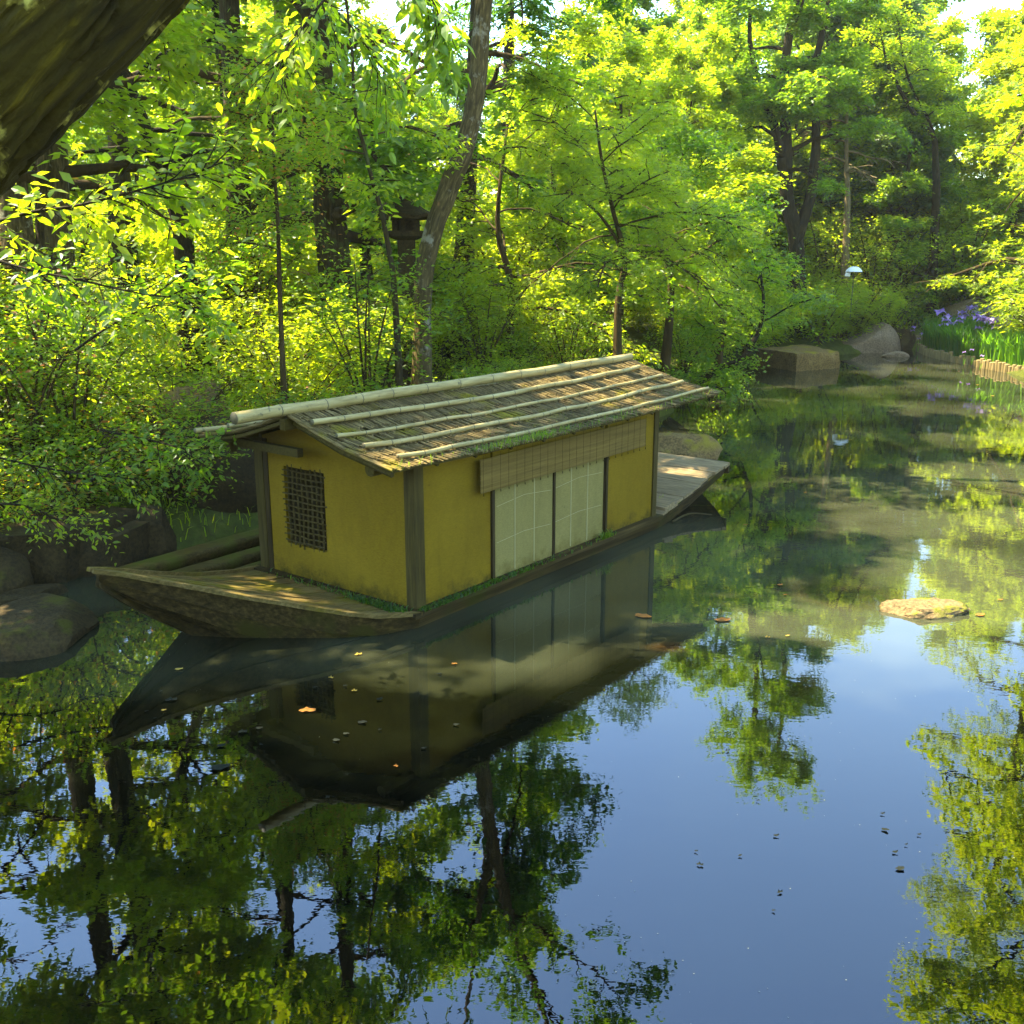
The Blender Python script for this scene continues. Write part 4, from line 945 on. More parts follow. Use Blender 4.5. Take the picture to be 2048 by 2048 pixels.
make_tree('leaning_tree', P, np.linspace(.17, .05, 20), 'dark leaning tree between the two straight left trunks', 'tree', None, 'leaf_fresh', 'quad', 'bark_dark', .125, 10, .38,
          start=.45, limbs=17, limb_len=3.0, up=.1, subs=8, twigs=5, seed=13, dens=2.4)
P = px_path([(484, 690), (480, 560), (478, 400)], 18.5, 14, ext=[(-4.9, 18.5, 7), (-4.8, 18.5, 10.5)])
make_tree('slim_tree', P, np.linspace(.15, .05, 14), 'dark slim trunk in the thicket left of the thin sapling', 'tree', None, 'leaf_green', 'quad', 'bark_dark', .09, 9, .33, start=.45, limbs=11, limb_len=2.2, subs=6, twigs=5, seed=14)
P = px_path([(592, 640), (586, 500), (584, 340)], 21, 14, ext=[(-4.4, 21, 8), (-4.2, 21, 11.5)])
make_tree('slim_tree', P, np.linspace(.17, .05, 14), 'pale slim trunk standing behind the thin sapling', 'tree', None, 'leaf_bright', 'quad', 'bark_pale', .09, 9, .33, start=.5, limbs=11, limb_len=2.6, subs=6, twigs=5, seed=15)
P = px_path([(563, 745), (560, 600), (556, 450), (547, 300), (545, 160)], 12.3, 16)
make_tree('sapling', P, np.linspace(.035, .010, 16), 'thin upright sapling with reddish new leaves left of the thick trunk', 'tree', None, 'leaf_fresh', 'oval', 'twig', .055, 12, .26, start=.38, limbs=15, limb_len=1.05, up=.25, subs=6, twigs=4, seed=16, even=True)
P = smooth_path([foot(ad(800, 700, 13.5))] + [ad(u, v, 13.5) for u, v in ((790, 590), (776, 490), (762, 420), (745, 362), (727, 290), (709, 217), (700, 60))] + [np.array([-2.2, 13.4, 7.5])], 26)
make_tree('thin_tree', P, np.linspace(.040, .014, len(P)), 'thin dark stem leaning left just left of the stone lantern', 'tree', None, 'leaf_bright', 'oval', 'bark_mid', .10, 8, .30, start=.5, limbs=12, limb_len=1.5, up=.15, subs=5, twigs=4, seed=17)
P = px_path([(752, 640), (735, 560), (730, 470), (742, 425)], 18.5, 12, ext=[(-2.4, 18.5, 5.2), (-2.2, 18.5, 6.5)])
make_tree('thin_tree', P, np.linspace(.12, .03, 12), 'small crooked trunk between the thick trunk and the lantern', 'tree', None, 'leaf_bright', 'quad', 'bark_mid', .08, 10, .3, start=.5, limbs=9, limb_len=1.6, subs=6, twigs=5, seed=18)
# the dark three-stemmed tree on the far bank
YT = 31.0
P = px_path([(1600, 520), (1592, 484), (1573, 400), (1573, 300), (1570, 132)], YT, 22, ext=[(8.0, YT, 11.0), (7.9, YT, 14.4)])
s1 = smooth_path([ad(1592, 484, YT), ad(1606, 440, YT), ad(1622, 390, YT), ad(1633, 270, YT), ad(1625, 155, YT), np.array([8.9, YT, 10.5]), np.array([8.8, YT, 13.6])], 14)
s2 = smooth_path([ad(1567, 345, YT), ad(1560, 290, YT), ad(1545, 240, YT), ad(1524, 186, YT), ad(1500, 90, YT), np.array([6.6, YT, 9.6])], 12)
make_tree('dark_tree', P, np.linspace(.26, .06, 22), 'tall dark tree with three stems forking from one base across the pond', 'tree', None, 'leaf_green', 'quad', 'bark_dark', .14, 9, .45,
          start=.42, limbs=26, limb_len=3.1, up=.25, subs=8, twigs=5, seed=21, taper_top=.8, dens=3.4, sun=False, extra_stems=[(s1, np.linspace(.2, .05, 14), dict(start=.5, limbs=14, limb_len=1.7)), (s2, np.linspace(.17, .04, 12), dict(start=.5, limbs=8, limb_len=1.8))])
# bare grey branching tree beside it
P = smooth_path([foot(ad(1700, 480, 32.5)), ad(1695, 400, 32.5), ad(1692, 330, 32.5), ad(1694, 250, 32.5), ad(1690, 200, 32.5)], 12)
root = empty('bare_tree', P[0], 0, 'bare grey twiggy tree right of the dark three-stemmed tree', 'tree')
link('trunk', trunk_mesh('trunk', P - P[0], np.linspace(.11, .03, 12), M['bark_grey'], 8), root)
tb, _, _ = grow(P - P[0], np.linspace(.12, .04, 12), start=.4, limbs=12, limb_len=2.0, up=.25, subs=9, twigs=1, seed=77, r_fac=.5)
tag(link('branches', tubes_mesh('branches', [(a_, np.maximum(r_, .014)) for a_, r_ in tb], M['limb_grey']), root), kind='stuff')
# slender leaning group right
P = smooth_path([foot(ad(1885, 420, 33)), ad(1873, 310, 33), ad(1835, 240, 33), ad(1795, 170, 33), ad(1772, 118, 33), ad(1755, 30, 33)], 14)
s1 = smooth_path([ad(1873, 310, 33), ad(1862, 250, 33), ad(1825, 180, 33), ad(1805, 110, 33), ad(1795, 20, 33)], 10)
make_tree('slender_tree', P, np.linspace(.11, .02, 14), 'slender tree with several thin dark stems fanning left on the far right bank', 'tree', None, 'leaf_bright', 'quad', 'bark_dark', .11, 9, .36,
          start=.42, limbs=12, limb_len=1.9, subs=6, twigs=5, seed=22, extra_stems=[(s1, np.linspace(.06, .015, 10), dict(start=.3, limbs=9))])
# the small maple right of centre
P = smooth_path([foot(ad(1240, 700, 17.5)), ad(1236, 610, 17.5), ad(1250, 520, 17.5), ad(1228, 430, 17.5), ad(1205, 330, 17.5), ad(1190, 220, 17.5)], 16)
s1 = smooth_path([ad(1250, 520, 17.5), ad(1228, 470, 17.5), ad(1190, 420, 17.5), ad(1140, 380, 17.5)], 8)
make_tree('maple', P, np.linspace(.07, .015, 16), 'small layered maple with a thin crooked trunk behind the far end of the roof', 'maple tree', None, 'leaf_bright', 'maple', 'twig', .085, 12, .40,
          start=.32, limbs=20, limb_len=2.5, up=.16, subs=8, twigs=5, seed=23, even=True, extra_stems=[(s1, np.linspace(.04, .012, 8), dict(start=.3, limbs=7, limb_len=1.8))])
for (u, v0, Y_, v1, lb, lf, sd_) in ((1010, 690, 18.5, 250, 'bright layered maple just right of the bent trunk', 'leaf_bright', 31), (1440, 600, 24.5, 330, 'bright yellow green maple standing over the slab side of the pond', 'leaf_yellow', 32),
                                 (1330, 640, 21, 340, 'green maple arching over the pond behind the crooked branch', 'leaf_green', 33), (1120, 640, 23, 120, 'yellow tipped maple behind the small layered maple', 'leaf_yellow', 34),
                                 (1380, 560, 28, 190, 'sunlit maple whose crown fills the gap left of the dark tree', 'leaf_bright', 35)):
    P = smooth_path([foot(ad(u, v0, Y_)), ad(u + 12, v0 * .75 + v1 * .25, Y_), ad(u - 15, v0 * .45 + v1 * .55, Y_), ad(u + 5, v1, Y_)], 14)
    make_tree('maple', P, np.linspace(.09, .02, 14), lb, 'maple tree', None, lf, 'quad', 'twig', .085 + Y_ * .001, 12, .40, start=.25, limbs=19, limb_len=(1.8 if sd_ in (32, 35) else 2.7), up=.15, subs=8, twigs=5, seed=sd_, even=True)
# dark evergreen behind
P = smooth_path([foot(ad(1018, 420, 27)), ad(1018, 200, 27), ad(1020, 0, 27), np.array([-.05, 27, 12.0])], 14)
make_tree('dark_evergreen', P, np.linspace(.2, .05, 14), 'dark evergreen with flat boughs right behind the top of the bent trunk', 'tree', None, 'leaf_dark', 'long', 'bark_dark', .16, 10, .42, start=.45, limbs=16, limb_len=2.8, up=-.05, subs=8, twigs=5, seed=25)
# big yellow maple at the right edge and the tree beyond the frame that mirrors in the foreground
P = smooth_path([foot((13.4, 23.5, 0)), (13.0, 23.4, 3), (12.7, 23.2, 7), (12.4, 23, 11), (12.2, 23, 14.5)], 18)
make_tree('yellow_maple', P, np.linspace(.26, .05, 18), 'large golden green maple whose boughs hang in from the right edge', 'maple tree', None, 'leaf_yellow', 'maple', 'bark_mid', .12, 12, .42,
          start=.20, limbs=26, limb_len=3.7, up=.10, subs=9, twigs=5, seed=26, even=True, lean=np.array([-.25, 0]))
P = smooth_path([foot((10.6, 15.0, 0)), (10.0, 14.6, 4), (9.2, 14.2, 8), (8.6, 13.8, 12.5)], 16)
make_tree('bankside_tree', P, np.linspace(.22, .05, 16), 'leafy tree on the right bank beside the frame edge, mirrored in the lower right water', 'tree', None, 'leaf_bright', 'quad', 'bark_dark', .11, 11, .36,
          start=.34, limbs=26, limb_len=3.5, up=.1, subs=9, twigs=5, seed=27, dens=2.8, lean=np.array([-.25, 0]))
# left bank trees outside the frame top, mirrored in the lower left water; the first, unseen, is added to cast shade
for (x, y, h, lb, lf, bk, sd_) in ((-8.6, 7.6, 12, 'unseen spreading tree added on the near left bank to shade bow and water', 'leaf_green', 'bark_mid', 47), (-8.2, 11.5, 12, 'tree on the left bank beside the platform stones with dark trunk', 'leaf_bright', 'bark_dark', 41), (-4.6, 17.6, 13.5, 'tall tree just behind and left of the thick trunk', 'leaf_green', 'bark_mid', 45), (-6.2, 13.2, 13.5, 'tall tree leaning over the left bank beside the grooved trunk', 'leaf_bright', 'bark_pale', 46), (-10.5, 16, 12.5, 'tree deep on the left bank behind the grooved trunk', 'leaf_yellow', 'bark_mid', 42),
                                   (-1.0, 20.5, 11.5, 'tree behind the stone lantern rising over the bent trunk', 'leaf_green', 'bark_mid', 43), (-7.4, 20.0, 12.5, 'tree behind the leaning tree in the left thicket', 'leaf_yellow', 'bark_mid', 44)):
    P = vpath(foot((x, y, 0)), h, (.5, -.3), .15, 16, sd_)
    make_tree('bank_tree', P, np.linspace(.22, .05, 16), lb, 'tree', None, lf, 'quad', bk, .15, 11, .42, start=.30, limbs=24, limb_len=3.4, up=.1, subs=9, twigs=5, seed=sd_, dens=2.4)

# ------------------------------------------------------------------ the big leaning bough at the top left
c0 = ad(5, 31, 4.0); axd = ray(5 + 683, 31 - 730) - ray(5, 31); e1 = ad(690, -700, 4.3)
c_ = ad(-420, 485, 4.0)
BP = smooth_path([(-6.2, 3.6, -.1), (-4.6, 3.9, 1.4), c_, c0, e1, e1 + [1.2, .3, 1.6], e1 + [2.2, .6, 3.4]], 460)
def ridge_b(tt, an):
    r_ = np.array([mnoise.noise(Vector((math.cos(a_ + tt * 1.5) * 5.0, math.sin(a_ + tt * 1.5) * 5.0, tt * 11.0))) for a_ in an])
    r2 = np.array([mnoise.noise(Vector((math.cos(a_ + tt * 3) * 2.2 + 9, math.sin(a_ + tt * 3) * 2.2, tt * 6))) for a_ in an])
    r3 = np.array([mnoise.noise(Vector((math.cos(a_) * 16, math.sin(a_) * 16, tt * 90))) for a_ in an])
    return 1 - .30 * np.exp(-(r_ / .06) ** 2) + .10 * r2 + .035 * r3
V, Q_, T_ = tube_arrays(BP - BP[0], np.interp(np.linspace(0, 1, 460), [0, .3, .55, 1], [.56, .42, .375, .30]), 220, True, ridge=ridge_b)
bt = empty('leaning_tree', BP[0], 0, 'huge deeply grooved leaning trunk across the top left corner', 'tree')
link('trunk', tube_uv(np_mesh('trunk', V, [Q_, T_], M['bark_bough'], True), BP, [.40], 220, len(T_)), bt)
tb, tips, dirs = grow(BP[322:] - BP[0], np.linspace(.3, .2, 138), start=.5, limbs=6, limb_len=2.2, up=.3, subs=6, twigs=5, seed=88)
k = keep(tips + BP[0]) & (tips[:, 1] + BP[0][1] < 4.8); u_, v_ = proj(tips + BP[0]); k &= (v_ < -60)
tag(link('branches', tubes_mesh('branches', tb, M['limb_dark']), bt), kind='stuff'); V, Fq, vals = sprays(tips[k], dirs[k], 8, .3, .09, 'oval'); link('crown', np_mesh('crown', V, Fq, M['leaf_green'], False, vals), bt)

# near twigs with large leaves
def near_branch(name, pts, Y_, label, leaf, n_side, side_len, size, seed, hang=.0, r0=.012):
    rs = np.random.default_rng(seed)
    P = smooth_path([ad(u, v, Y_) for u, v in pts], 22); base = P[0]; tb = [(P - base, np.linspace(r0, .003, 22))]; tips = []; dirs = []
    for k in range(n_side):
        f = .12 + .86 * (k + rs.uniform(0, 1)) / n_side; j_ = min(int(f * 21), 20); p = P[j_]; d = unit(P[j_ + 1] - P[j_]); lt = unit(np.cross(d, [0, 0, 1.])); up_ = np.cross(lt, d)
        e = d * .6 + lt * rs.uniform(-.6, .6) + up_ * rs.uniform(-.9, .6) + np.array([0, 0, -hang]); e = unit(e); l = side_len * rs.uniform(.5, 1.2); q = [p]
        for s in range(4): e = unit(e + rs.normal(0, .12, 3) + np.array([0, 0, -hang * .3])); q.append(q[-1] + e * l / 4)
        q = np.array(q); tb.append((q - base, np.linspace(.005, .002, 5)))
        for s in range(1, 5): tips.append(q[s - 1] + (q[s] - q[s - 1]) * .5); dirs.append(e + rs.normal(0, .3, 3))
    tips = np.array(tips); dirs = np.array(dirs); root = empty(name, base, 0, label, 'branch')
    link('twigs', tubes_mesh('twigs', tb, M['limb_dark']), root)
    V, Fq, vals = sprays(tips - base, dirs, 4, side_len * .45, size, 'oval', .35 + hang, .5, .6); link('leaves', np_mesh('leaves', V, Fq, M[leaf], False, vals), root)
near_branch('leafy_branch', [(-60, 460), (60, 425), (150, 412), (260, 385), (380, 350), (460, 318)], 6.2, 'thin leafy branch reaching in from the left edge below the bough', 'leaf_bright', 26, .34, .095, 1)
near_branch('leafy_branch', [(-40, 510), (60, 540), (160, 560), (300, 590), (460, 600)], 7.0, 'long arching leafy branch above the left shrubs', 'leaf_green', 24, .42, .09, 2)
near_branch('leafy_branch', [(700, -60), (640, 10), (590, 70), (560, 120), (545, 150)], 8.5, 'leafy branch hanging from the top left of the thick trunk', 'leaf_bright', 16, .50, .095, 3, .22)
near_branch('leafy_branch', [(560, -90), (640, -10), (700, 50), (745, 110), (770, 150)], 9.0, 'leafy branch hanging down from the top near the bent trunk', 'leaf_green', 20, .50, .10, 4, .3)
near_branch('leafy_branch', [(780, -100), (830, -40), (870, 10), (880, 60)], 8.2, 'short hanging spray of leaves at the top left of the bent trunk', 'leaf_green', 14, .40, .13, 5, .5)
near_branch('leafy_branch', [(150, 700), (240, 640), (330, 610), (430, 640)], 8.8, 'spray of broad leaves over the left thicket', 'leaf_bright', 20, .38, .10, 6)
near_branch('leafy_branch', [(200, 860), (300, 880), (390, 900), (440, 880)], 8.6, 'leafy twig hanging in front of the dark boulder', 'leaf_green', 12, .25, .075, 7)
near_branch('leafy_branch', [(-60, 900), (60, 930), (180, 950), (300, 960)], 8.4, 'low leafy spray hanging over the left platform stone', 'leaf_fresh', 26, .34, .06, 8)
near_branch('leafy_branch', [(-60, 1010), (40, 1010), (120, 1040), (200, 1060)], 8.2, 'lowest leafy spray at the left edge above the rock', 'leaf_bright', 20, .30, .055, 9)
near_branch('leafy_branch', [(180, 960), (270, 930), (350, 900), (410, 930)], 9.2, 'leafy spray covering the foot of the dark boulder', 'leaf_green', 20, .36, .065, 10)
# crooked branch leaning over the water right of the boat
P = [ad(1318, 800, 19.2), ad(1400, 762, 19.2), ad(1443, 742, 19.2), ad(1490, 712, 19.2), ad(1506, 685, 19.2), ad(1520, 655, 19.2), ad(1527, 600, 19.2), ad(1520, 540, 19.4)]
P[0][2] = .1; P = smooth_path(P, 20)
make_tree('crooked_shrub', P, np.linspace(.085, .02, 20), 'crooked dark limb leaning low over the water right of the boat', 'shrub', None, 'leaf_green', 'oval', 'bark_dark', .085, 10, .32, start=.02, limbs=17, limb_len=1.2, up=.25, subs=6, twigs=4, seed=61, even=True, taper_top=1.0)

# ------------------------------------------------------------------ shrub and tree prototypes, then the thicket
def shrub_proto(name, h, spread, stems, leaf, lk, size, per, seed, tl=.26, twigs=26, m_='twig'):
    rs = np.random.default_rng(seed); tb = []; tips = []; dirs = []
    for k in range(stems):
        a_ = k * 2 * math.pi / stems + rs.uniform(-.5, .5); out = spread * rs.uniform(.3, 1.0); hh = h * rs.uniform(.65, 1.0) * (1 - .25 * out / spread)
        P = smooth_path([(rs.uniform(-.05, .05), rs.uniform(-.05, .05), -.05), (out * .25 * math.cos(a_), out * .25 * math.sin(a_), hh * .4), (out * .65 * math.cos(a_ + .1), out * .65 * math.sin(a_ + .1), hh * .78), (out * math.cos(a_ + .15), out * math.sin(a_ + .15), hh)], 9)
        tb.append((P, np.linspace(.018 * (h ** .5), .004, 9)))
        for q in range(twigs):
            f = 1 - rs.uniform(0, .88) ** 1.25; j_ = min(int(f * 8), 7); p = P[j_] + (P[j_ + 1] - P[j_]) * (f * 8 - j_)
            an = rs.uniform(0, 6.28); e = np.array([math.cos(an), math.sin(an), rs.uniform(-.1, .6)]); l = rs.uniform(.1, .42) * spread * .8
            q2 = p + e * l; 
            if q2[2] < .04: continue
            if rs.random() < .5: tb.append((np.array([p, p + e * l * .5 + [0, 0, .03], q2]), np.array([.006, .004, .003])))
            tips.append(q2); dirs.append(e + rs.normal(0, .2, 3))
    root = empty(name, (0, 0, 0)); link('stems', tubes_mesh('stems', tb, M[m_], 4), root)
    V, Fq, vals = sprays(np.array(tips), np.array(dirs), per, tl, size, lk, .25, .5); link('crown', np_mesh('crown', V, Fq, M[leaf], False, vals), root)
    return root
SHP = [shrub_proto('shrub', 1.5, .95, 9, 'leaf_green', 'quad', .075, 10, 1), shrub_proto('shrub', 2.2, 1.15, 9, 'leaf_bright', 'quad', .085, 10, 2, twigs=30),
      shrub_proto('shrub', 1.1, .9, 10, 'leaf_fresh', 'quad', .06, 11, 3), shrub_proto('shrub', 2.8, 1.3, 9, 'leaf_green', 'quad', .08, 10, 4, twigs=36),
      shrub_proto('shrub', 2.0, 1.3, 11, 'leaf_bright', 'long', .16, 9, 5, twigs=30), shrub_proto('shrub', .6, .55, 9, 'leaf_dark', 'quad', .05, 9, 6, tl=.16, twigs=20)]
def tree_proto(name, h, leaf, lk, size, seed, bark_='bark_mid', **g):
    P = vpath((0, 0, -.1), h, (.4, .2), .15, 14, seed); rad = np.linspace(.12, .03, 14)
    return make_tree(name, P, rad, None, None, None, leaf, lk, bark_, size, 13, .46, dens=2.4, cull=False, seed=seed, **g)
TP = [tree_proto('wood_tree', 8.0, 'leaf_green', 'quad', .15, 101, start=.08, limbs=24, limb_len=2.6, up=.2, subs=7, twigs=5),
      tree_proto('wood_tree', 7.4, 'leaf_bright', 'quad', .14, 102, start=.05, limbs=24, limb_len=2.8, up=.12, subs=7, twigs=5, even=True),
      tree_proto('wood_tree', 8.4, 'leaf_grey', 'quad', .15, 103, start=.10, limbs=24, limb_len=2.3, up=.35, subs=8, twigs=5),
      tree_proto('wood_tree', 5.2, 'leaf_bright', 'quad', .11, 104, start=.04, limbs=20, limb_len=2.2, up=.12, subs=7, twigs=5, even=True)]
LMK = [(60, 'the grooved left trunk'), (330, 'the dark leaning tree'), (482, 'the dark slim trunk'), (556, 'the thin sapling'), (668, 'the thick trunk'), (811, 'the stone lantern'), (880, 'the bent trunk'), (1060, 'the ridge pole'),
       (1240, 'the small maple'), (1400, 'the far roof end'), (1590, 'the three-stemmed tree'), (1740, 'the brown boulder'), (1930, 'the iris bed'), (2100, 'the right edge')]
seen_labels = set()
def auto_label(kind, colour, x, y, sc):
    u = float(proj(np.array([x, y, gz(x, y) + 1.5]))[0]); lm = min(LMK, key=lambda q: abs(q[0] - u)); du = u - lm[0]
    side = 'directly behind' if abs(du) < 22 else (('just ' if abs(du) < 60 else 'well ') + ('left' if du < 0 else 'right') + ' of')
    size = 'small' if sc < .78 else ('medium' if sc < .95 else ('large' if sc < 1.12 else 'very large'))
    dp = float(pond_dist(np.array([x]), np.array([y]))[0])
    depth = ['at the waterline', 'on the bank', 'behind the bank', 'in mid wood', 'in deep wood', 'in hindmost wood'][int(np.searchsorted([.8, 2, 4, 7.5, 12], dp))]
    for extra in ('', ' rounded', ' spreading', ' uneven', ' loose', ' dense', ' leaning', ' low-skirted', ' ragged'):
        l = f'{size}{extra} {colour} {kind} {side} {lm[1]}, {depth}'
        if l not in seen_labels: break
    seen_labels.add(l); return l
CN = {'leaf_green': 'mid green', 'leaf_bright': 'bright green', 'leaf_yellow': 'golden green', 'leaf_fresh': 'red-tipped green', 'leaf_dark': 'dark green', 'leaf_grey': 'grey green'}
used = set()
def place(protos, k, x, y, sc, label, cat, group, leaf=None, dz=-.05, idkey='s'):
    src = protos[k]; z = gz(x, y) + dz
    if group:
        lf_ = leaf if (leaf and (idkey, k) in used) else [c_ for c_ in src.children if c_.name.startswith('crown')][0].data.materials[0].name
        label = auto_label('tree' if idkey == 't' else 'shrub', CN[lf_], x, y, sc)
    if (idkey, k) not in used:
        used.add((idkey, k)); src.location = (x, y, z); rz = random.uniform(0, 6.28); src.rotation_euler = (0, 0, rz); src.scale = (sc,) * 3
        tag(src, label, cat, group); return src
    o = copy_tree(src, (x, y, z), random.uniform(0, 6.28), sc, label, group, leaf); o['category'] = cat; return o
def blocks_sun(x, y, top):
    for (gx_, gy_, r_, gz_) in SUN_GAPS:
        if gy_ < 20 and r_ < 1: continue
        d2 = np.array([x - gx_, y - gy_]); h_ = SUN[:2] / np.linalg.norm(SUN[:2]); al = d2 @ h_; la = abs(d2[0] * h_[1] - d2[1] * h_[0])
        if al > 0 and la < min(r_, 1.5) + .9 and gz_ + al * math.tan(SUN_EL) < top - .8: return True
    return False
# far wood: rows of trees whose tops make the skyline
def top_limit(x, y):
    u, v = proj(np.array([x, y, 9.0])); u = float(u)
    e = 11.6 if u > 1600 else (8.8 if 760 < u < 1120 else 11.2)
    return 3 + (e / 36.0 * 1.0 - 3 / 36.0) * y
LW = [('broad leafy tree in the far wood with mid green crown', 'far wood trees, mid green'), ('sunlit pale green tree in the far wood', 'far wood trees, pale green'), ('grey green feathery tree in the far wood', 'far wood trees, grey green'), ('small bright tree under the far wood', 'small far wood trees')]
for row, (y0, n_) in enumerate(((34.5, 16), (38, 17), (42.5, 18), (48, 18))):
    for i_ in range(n_):
        f = (i_ + .5) / n_; x = (-.62 + 1.22 * f) * y0 * .92 + random.uniform(-1.0, 1.0); y = y0 + random.uniform(-1.6, 1.6)
        if pond_dist(np.array([x]), np.array([y]))[0] < 1: continue
        k = random.choice([0, 0, 1, 1, 2]); hh = [8.0, 7.4, 8.4, 5.2][k] + .6
        sc = (top_limit(x, y) * random.uniform(.84, 1.0) - gz(x, y)) / hh
        if blocks_sun(x, y, gz(x, y) + hh * sc): sc *= .85
        sc = max(sc, .45)
        place(TP, k, x, y, min(sc, 1.35), LW[k][0], 'tree', LW[k][1], None, idkey='t')
mid = [(-13, 24, 1), (-9.5, 26, 0), (-6, 24.5, 1), (-2.8, 26.5, 3), (.4, 24, 3), (2.8, 27.5, 1), (-11.5, 19.5, 3), (-5.8, 28, 0), (4.6, 29.5, 1), (-15, 29, 0), (1.8, 21.5, 3), (-2.6, 22.5, 3), (11.2, 33.2, 3), (14.2, 31.5, 1), (16, 28, 0), (12.4, 35, 2), (9.6, 34, 3), (17, 34, 1), (6.0, 32.5, 3), (3.4, 33, 1), (-9, 15, 3), (-12.5, 13, 3)]
for (x, y, k) in mid:
    if blocks_sun(x, y, top_limit(x, y) * .85): continue
    hh = [8.0, 7.4, 8.4, 5.2][k] + .6; sc = min((top_limit(x, y) * random.uniform(.8, .98) - gz(x, y)) / hh, 1.15)
    place(TP, k, x, y, max(sc, .5), 'middle-distance tree in the wood behind the pond bank, broad layered crown', 'tree', 'middle-distance trees behind the bank', random.choice([None, 'leaf_yellow', 'leaf_bright', None]), idkey='t')
# shrubs
def scatter(n, fx, dmin, dmax, ks, label, group, sc=(.8, 1.15), leafs=(None,), gap_=.75):
    got = []; tries = 0
    while len(got) < n and tries < n * 60:
        tries += 1; x, y = fx(); d_ = float(pond_dist(np.array([x]), np.array([y]))[0])
        if not (dmin < d_ < dmax): continue
        if any((x - a_) ** 2 + (y - b_) ** 2 < gap_ ** 2 for a_, b_ in got): continue
        u, v = proj(np.array([x, y, gz(x, y) + .8]));
        if u < -250 or u > 2300: continue
        if 745 < u < 945 and y < 17: continue
        if 735 < u < 830 and y < 17 and y > 13.2: continue
        got.append((x, y)); place(SHP, random.choice(ks), x, y, random.uniform(*sc), label, 'shrub', group, random.choice(leafs))
U = random.uniform
scatter(26, lambda: (U(-5.5, 3.5), U(11, 18)), .15, 1.6, [0, 2, 5, 5, 2], 'low leafy shrub on the bank right behind the houseboat', 'low shrubs behind the boat', (.6, .95), (None, 'leaf_bright', 'leaf_fresh'))
scatter(48, lambda: (U(-9, 4.6), U(12.5, 22)), 1.5, 6.5, [0, 1, 1, 3, 2, 4], 'leafy sunlit shrub in the thicket behind the houseboat', 'thicket shrubs behind the boat', (.7, 1.05), (None, 'leaf_bright', 'leaf_yellow', None))
scatter(30, lambda: (U(-12, 6), U(19, 30)), 4, 14, [1, 3, 3, 4], 'leafy shrub deeper in the wood behind the thicket', 'shrubs deeper in the wood', (.9, 1.3), (None, 'leaf_bright', 'leaf_yellow'), 1.1)
scatter(20, lambda: (U(-9, -3.6), U(8.5, 13.5)), .5, 4.5, [0, 1, 2, 3, 2], 'leafy shrub with fine leaves on the left bank by the platform', 'shrubs on the left bank', (.8, 1.15), ('leaf_fresh', 'leaf_bright', None))
scatter(22, lambda: (U(4.2, 14), U(26, 36)), .5, 5, [4, 4, 1, 0], 'bright broad-leaved shrub on the far bank behind the slab', 'bright shrubs on the far bank', (.8, 1.15), ('leaf_yellow', 'leaf_bright', 'leaf_bright'))
scatter(16, lambda: (U(3.8, 6.5), U(17.5, 28)), .1, 2.6, [4, 0, 1, 3], 'overhanging green shrub along the shaded shore left of the slab', 'shrubs on the shore left of the slab', (.7, 1.0), (None, 'leaf_bright'))
scatter(18, lambda: (U(12, 22), U(24, 37)), 2.6, 9, [0, 1, 4, 2], 'sunlit shrub on the grassy slope behind the irises', 'shrubs on the slope behind the irises', (.8, 1.2), ('leaf_yellow', 'leaf_bright', None))
# hand-placed shrubs
for (x, y, k, sc, lb) in ((-4.75, 10.9, 3, .85, 'tall fine-leaved shrub rising behind the left platform stone'), (-3.9, 11.9, 1, .8, 'leafy shrub just left of the dark boulder'), (8.9, 29.9, 4, 1.0, 'bright large-leaved shrub hanging over the slab'),
                        (10.3, 31.0, 4, .95, 'bright large-leaved shrub above the brown boulder'), (7.3, 29.2, 4, .9, 'bright shrub just left of the slab'), (-2.9, 12.2, 5, 1.3, 'dark small shrub beside the dark boulder')):
    place(SHP, k, x, y, sc, lb, 'shrub', None)
for (x, y, k, sc, lb) in ((11.4, 32.8, 3, 1.35, 'big rounded bush on the bank behind the brown boulder'), (12.8, 33.8, 3, 1.5, 'tall bush behind the left end of the iris bed'), (10.0, 33.0, 3, 1.4, 'big bush between the parasol and the dark tree'),
                        (14.4, 33.5, 3, 1.4, 'tall bush on the slope above the irises'), (11.0, 35.5, 3, 1.9, 'tallest bush behind the parasol'), (8.8, 33.6, 1, 1.5, 'bright bush at the foot of the dark tree'), (13.2, 36.5, 3, 1.9, 'tall bush at the top of the slope over the irises'), (5.9, 29.4, 3, 1.2, 'rounded bush on the shaded shore left of the slab')):
    place(SHP, k, x, y, sc, lb, 'shrub', None, 'leaf_bright' if k == 3 else 'leaf_yellow')
# grass and ground cover
def grass_pts(xr, yr, dmin, dmax):
    while True:
        x, y = U(*xr), U(*yr); d_ = float(pond_dist(np.array([x]), np.array([y]))[0])
        if dmin < d_ < dmax: return np.array([x, y, gz(x, y) - .01])
o = blades(9000, lambda: grass_pts((-9, 4), (9, 19), .05, 6), .06, .22, .012, 'leaf_yellow', 'grass', None, .9); o['label'] = 'short bright grass and ground cover on the near bank'
o = blades(9000, lambda: grass_pts((11.5, 22), (22, 38), 2.5, 9), .10, .35, .03, 'leaf_yellow', 'grass', None, .9); o['label'] = 'sunlit grass on the slope behind the irises'

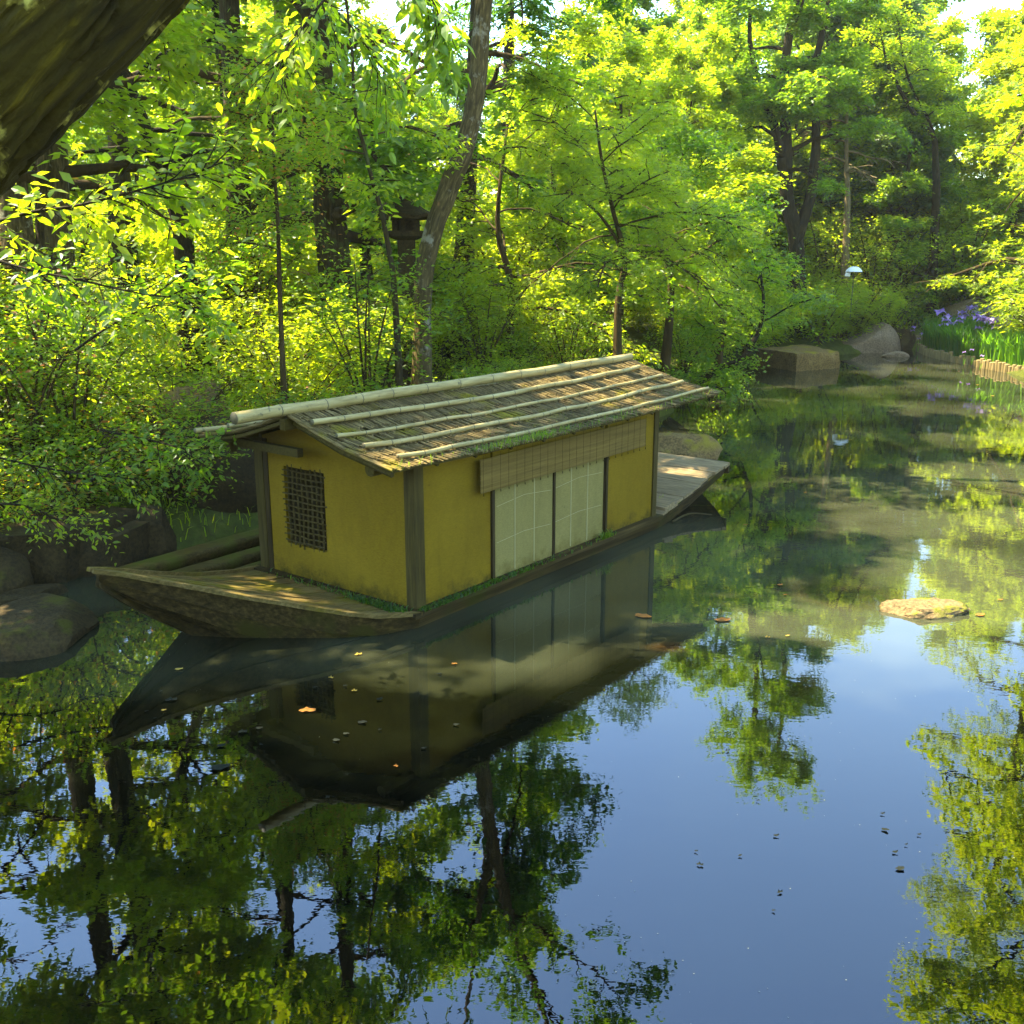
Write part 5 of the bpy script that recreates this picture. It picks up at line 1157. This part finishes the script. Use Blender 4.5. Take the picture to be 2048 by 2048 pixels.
# ------------------------------------------------------------------ things floating on the pond
def litter_mesh(name, r, m_, seed, lobes=5):
    rs = np.random.default_rng(seed); n = 14; V = [(0, 0, .006)]
    for k in range(n):
        a_ = k * 2 * math.pi / n; rr = r * (.72 + .28 * abs(math.cos(a_ * lobes / 2))) * rs.uniform(.8, 1.1); V.append((rr * math.cos(a_) * 1.35, rr * math.sin(a_) * .8, .003 + abs(rs.normal(0, .004))))
    return np_mesh(name, np.array(V), np.array([[0, 1 + k, 1 + (k + 1) % n] for k in range(n)]), M[m_])
LM = {c_: [litter_mesh('floating_leaf', .05, 'litter_' + c_, s_, l_) for s_, l_ in ((1, 5), (2, 3), (3, 2))] for c_ in ('orange', 'yellow', 'dark')}
def float_leaf(u, v, w_px, c_, label, group=None):
    p = at(u, v, .004); d_ = np.linalg.norm(p - CAM); r_ = w_px * (.62 if c_ == 'dark' else .8) / F * d_ / 2 / .06
    o = link('floating_leaf', random.choice(LM[c_]), None, p); o.rotation_euler = (0, 0, U(-.5, .5)); o.scale = (r_, r_, 1); tag(o, label, 'leaf', group)
float_leaf(616, 1421, 40, 'orange', 'large curled orange leaf floating in the boat reflection')
float_leaf(357, 1339, 20, 'yellow', 'bright yellow leaf floating below the bow')
float_leaf(1285, 1232, 46, 'orange', 'long tan leaf floating right of the cabin reflection')
float_leaf(1445, 1240, 44, 'orange', 'tan leaf floating halfway to the pale stone')
for (u, v, w_) in ((327, 1421, 13), (717, 1309, 18), (662, 1356, 14), (709, 1382, 14), (792, 1533, 12), (908, 1328, 16), (1535, 1275, 12), (1575, 1272, 12), (1960, 1230, 26), (2000, 1200, 12), (1560, 1170, 16), (1490, 1050, 12), (1780, 930, 10), (1700, 880, 10), (1870, 1232, 8), (1610, 985, 10), (1985, 792, 9), (1955, 770, 8), (1580, 757, 8), (1570, 1190, 10)):
    float_leaf(u, v, w_, random.choice(['orange', 'yellow']), 'small fallen yellow or tan leaf floating on the pond', 'small yellow and tan floating leaves')
for (u, v, w_) in ((343, 1400, 34), (293, 1423, 14), (486, 1464, 28), (518, 1457, 24), (442, 1492, 28), (440, 1535, 60), (724, 1445, 32), (692, 1468, 22), (672, 1481, 26), (759, 1399, 22), (879, 1348, 16), (630, 1375, 20), (690, 1372, 16), (655, 1596, 14), (522, 1490, 14), (760, 1460, 12), (847, 1497, 18), (912, 1450, 22), (322, 1383, 12), (310, 1437, 12), (1552, 1672, 18), (1770, 1660, 24), (1392, 1703, 12), (1480, 1712, 14), (1790, 1705, 18), (1800, 1738, 30), (1838, 1670, 12), (1400, 1730, 20), (1560, 1785, 18), (1547, 1822, 12), (1455, 1502, 14), (1765, 1628, 14), (1812, 1690, 10), (1515, 1602, 10)):
    float_leaf(u, v, w_, 'dark', 'small dark sodden leaf floating on the pond', 'small dark floating leaves')
n_ = 300; P = np.array([at(U(0, 2048), 740 + 1308 * random.random() ** .8, .003) for _ in range(n_)]); P = P[pond_dist(P[:, 0], P[:, 1]) < -.1]
V, Fq, vals = leaf_arrays(P, np.c_[rng.normal(0, 1, len(P)), rng.normal(0, 1, len(P)), np.zeros(len(P))], np.tile([0, 0, 1.], (len(P), 1)), rng.uniform(.003, .010, len(P)), 'quad'); V[:, 2] = np.clip(V[:, 2], .003, .006)
tag(link('floating_specks', np_mesh('floating_specks', V, Fq, M['speck'])), 'pale specks and pollen scattered on the pond surface', kind='stuff')

# ------------------------------------------------------------------ the slight mist of the far wood
m = bpy.data.materials.new('haze'); m.use_nodes = True; t = m.node_tree; t.nodes.remove(t.nodes['Principled BSDF'])
pv = N(t, 'ShaderNodeVolumePrincipled'); pv.inputs['Color'].default_value = (.98, 1, .86, 1); pv.inputs['Density'].default_value = .0004; pv.inputs['Anisotropy'].default_value = .3
t.links.new(pv.outputs[0], t.nodes['Material Output'].inputs['Volume'])
o = MB().box((2, 30, 11.9), (150, 150, 13.9)).build('haze', m); tag(o, 'faint sunlit mist in the air of the wood', kind='stuff')
